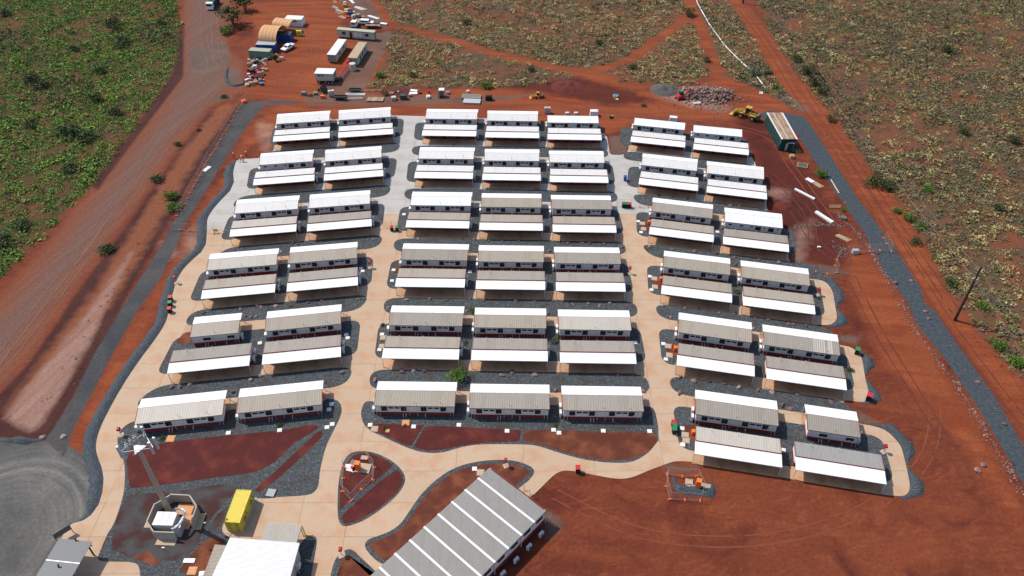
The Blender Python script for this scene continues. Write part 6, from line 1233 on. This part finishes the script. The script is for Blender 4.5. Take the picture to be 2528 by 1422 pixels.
def loader(zz, x, y, rz, label, s=1.0, name='wheel_loader'):
    p = Z(zz, x, y); e = empty(name, (*p, 0), rz, label, 'loader'); e.scale = (s, s, s)
    MB().prism([(-3.4,1.0),(-3.5,1.9),(-2.6,2.25),(-.6,2.3),(-.5,1.0)], -.75, .75, axis='y').build('rear_body', M['amber'], e)
    MB().box((-3.3, 0, 1.4), (.7, 1.9, 1.2), tx=.9).build('counterweight', M['dsteel'], e); MB().box((-2.0, 0, 2.3), (1.7, 1.0, .12)).build('engine_grille', M['black'], e)
    MB().box((-.1, 0, 2.55), (1.4, 1.4, 1.5), tx=.88, ty=.88).build('cab', M['glass'], e); MB().box((-.1, 0, 3.36), (1.65, 1.6, .12)).build('cab_roof', M['amber'], e)
    MB().box((1.4, 0, 1.25), (1.9, 1.0, .9), tx=.8).build('front_frame', M['amber'], e)
    m = MB()
    for sgn in (-.5, .5): m.box((2.1, sgn, 1.85), (1.6, .22, .35), ry=.18).box((3.3, sgn, 1.2), (1.6, .2, .32), ry=.75)
    m.build('lift_arm', M['amber'], e)
    MB().prism([(3.6,.1),(4.9,.08),(4.95,.16),(3.85,.35),(3.65,1.0),(4.1,1.35),(4.05,1.42),(3.5,1.1)], -1.45, 1.45, axis='y').build('bucket', M['amber'], e)
    for q in (-2.0, 1.5):
        for sgn in (-1, 1):
            wh = MB().tube((q, sgn*.85, .78), (q, sgn*1.4, .78), .78, n=18).build('wheel', M['black'], e); MB().tube((q, sgn*1.4, .78), (q, sgn*1.43, .78), .38, n=12).build('rim', M['amber'], wh)
    m = MB()
    for sgn in (-1, 1): m.box((-2.0, sgn*1.1, 1.65), (1.7, .55, .1)).box((1.5, sgn*1.1, 1.65), (1.4, .5, .1))
    m.build('mudguard', M['amber'], e); MB().tube((-1.6, .3, 2.3), (-1.6, .3, 3.0), .07).build('exhaust', M['dsteel'], e)
loader('T', 1290, 560, RAD(143), 'large yellow wheel loader on the red dirt beside the rusty shed')
loader('K6', 270, 235, RAD(188), 'small yellow skid loader with dark cab on the red dirt strip', .5, 'skid_loader')
e = empty('excavator', (*Z('K6', 2290, 255), 0), RAD(20), 'red mini excavator working at the rubble heap', 'excavator')
MB().box((0, 0, .9), (2.2, 1.5, .8), tx=.85).build('body', M['red'], e); MB().box((.3, .2, 1.8), (1.0, 1.0, 1.2), tx=.9).build('cab', M['glass'], e); MB().box((.3, .2, 2.45), (1.1, 1.1, .1)).build('cab_roof', M['green'], e)
for sgn in (-1, 1): MB().prism([(-1.3,.12),(-1.1,.5),(1.1,.5),(1.3,.12),(1.1,0),(-1.1,0)], sgn*.75-.2, sgn*.75+.2, axis='y').build('track', M['black'], e)
MB().path([(1.0, -.3, 1.2), (2.3, -.3, 2.4), (3.6, -.3, 1.9)], .16, 6).path([(3.6, -.3, 1.9), (3.9, -.3, .8)], .13, 6).build('boom', M['red'], e); MB().box((3.8, -.3, .5), (.6, .6, .6), tx=.6).build('bucket', M['dsteel'], e)
# power poles and wires
def ppole(x, y, h, label):
    p = P(x, y); e = empty('power_pole', (*p, 0), RAD(30), label, 'power pole'); MB().tube((0, 0, 0), (0, 0, h), .3, .2, 10).tube((-.35, 0, 0), (-.05, 0, 4.5), .13, .1, 8).build('pole', M['dpole'], e)
    for z, sgn in ((h-1.4, 1), (h-2.6, -1), (h-3.6, 1)): q = MB().box((sgn*.6, 0, z), (1.2, .12, .12)).build('crossarm', M['steel'], e); MB().tube((sgn*1.15, 0, z), (sgn*1.15, 0, z+.3), .06).build('insulator', M['whitep'], q)
    return p
pa = ppole(2357, 790, 14.0, 'dark timber power pole standing on the orange track at right'); pb = ppole(1834, 8, 12.5, 'far power pole at the photo top beside the orange track')
dirv = Vector((pa[0]-pb[0], pa[1]-pb[1])).normalized(); pc = (pa[0]+dirv.x*90, pa[1]+dirv.y*90)
for k, (dx, z) in enumerate(((.6, 12.6), (-.6, 11.4), (.6, 10.4))):
    for a, b, za, zb in ((pa, pb, z, z-1.2), (pa, pc, z, z)):
        pts = []; 
        for i in range(13): t = i/12; pts.append((a[0]+(b[0]-a[0])*t+dx, a[1]+(b[1]-a[1])*t, za+(zb-za)*t-4*2.2*t*(1-t)))
        o = MB().path(pts, .011, 4).build('power_line', M['wire']); tag(o, ['overhead power wire, topmost strand', 'overhead power wire, middle strand', 'overhead power wire, lowest strand'][k]+(' towards the far pole' if b is pb else ' towards the near edge'), 'power line', 'overhead power lines')
# odds and ends
o = MB().box((0, 0, .06), (1.1, 2.6, .1)).build('white_board', M['lid']); o.location = (*Z('A', 535, 667), .02); o.rotation_euler = (0, 0, -.35); tag(o, 'pale board lying on the left grey swale', 'board')
for a, b in ((290, 1075),) if 0 else (): pass
thing('pallet', Z('A', 860, 80), .6, 'orange barrier feet piled at the swale top', None, 1, 'orange')
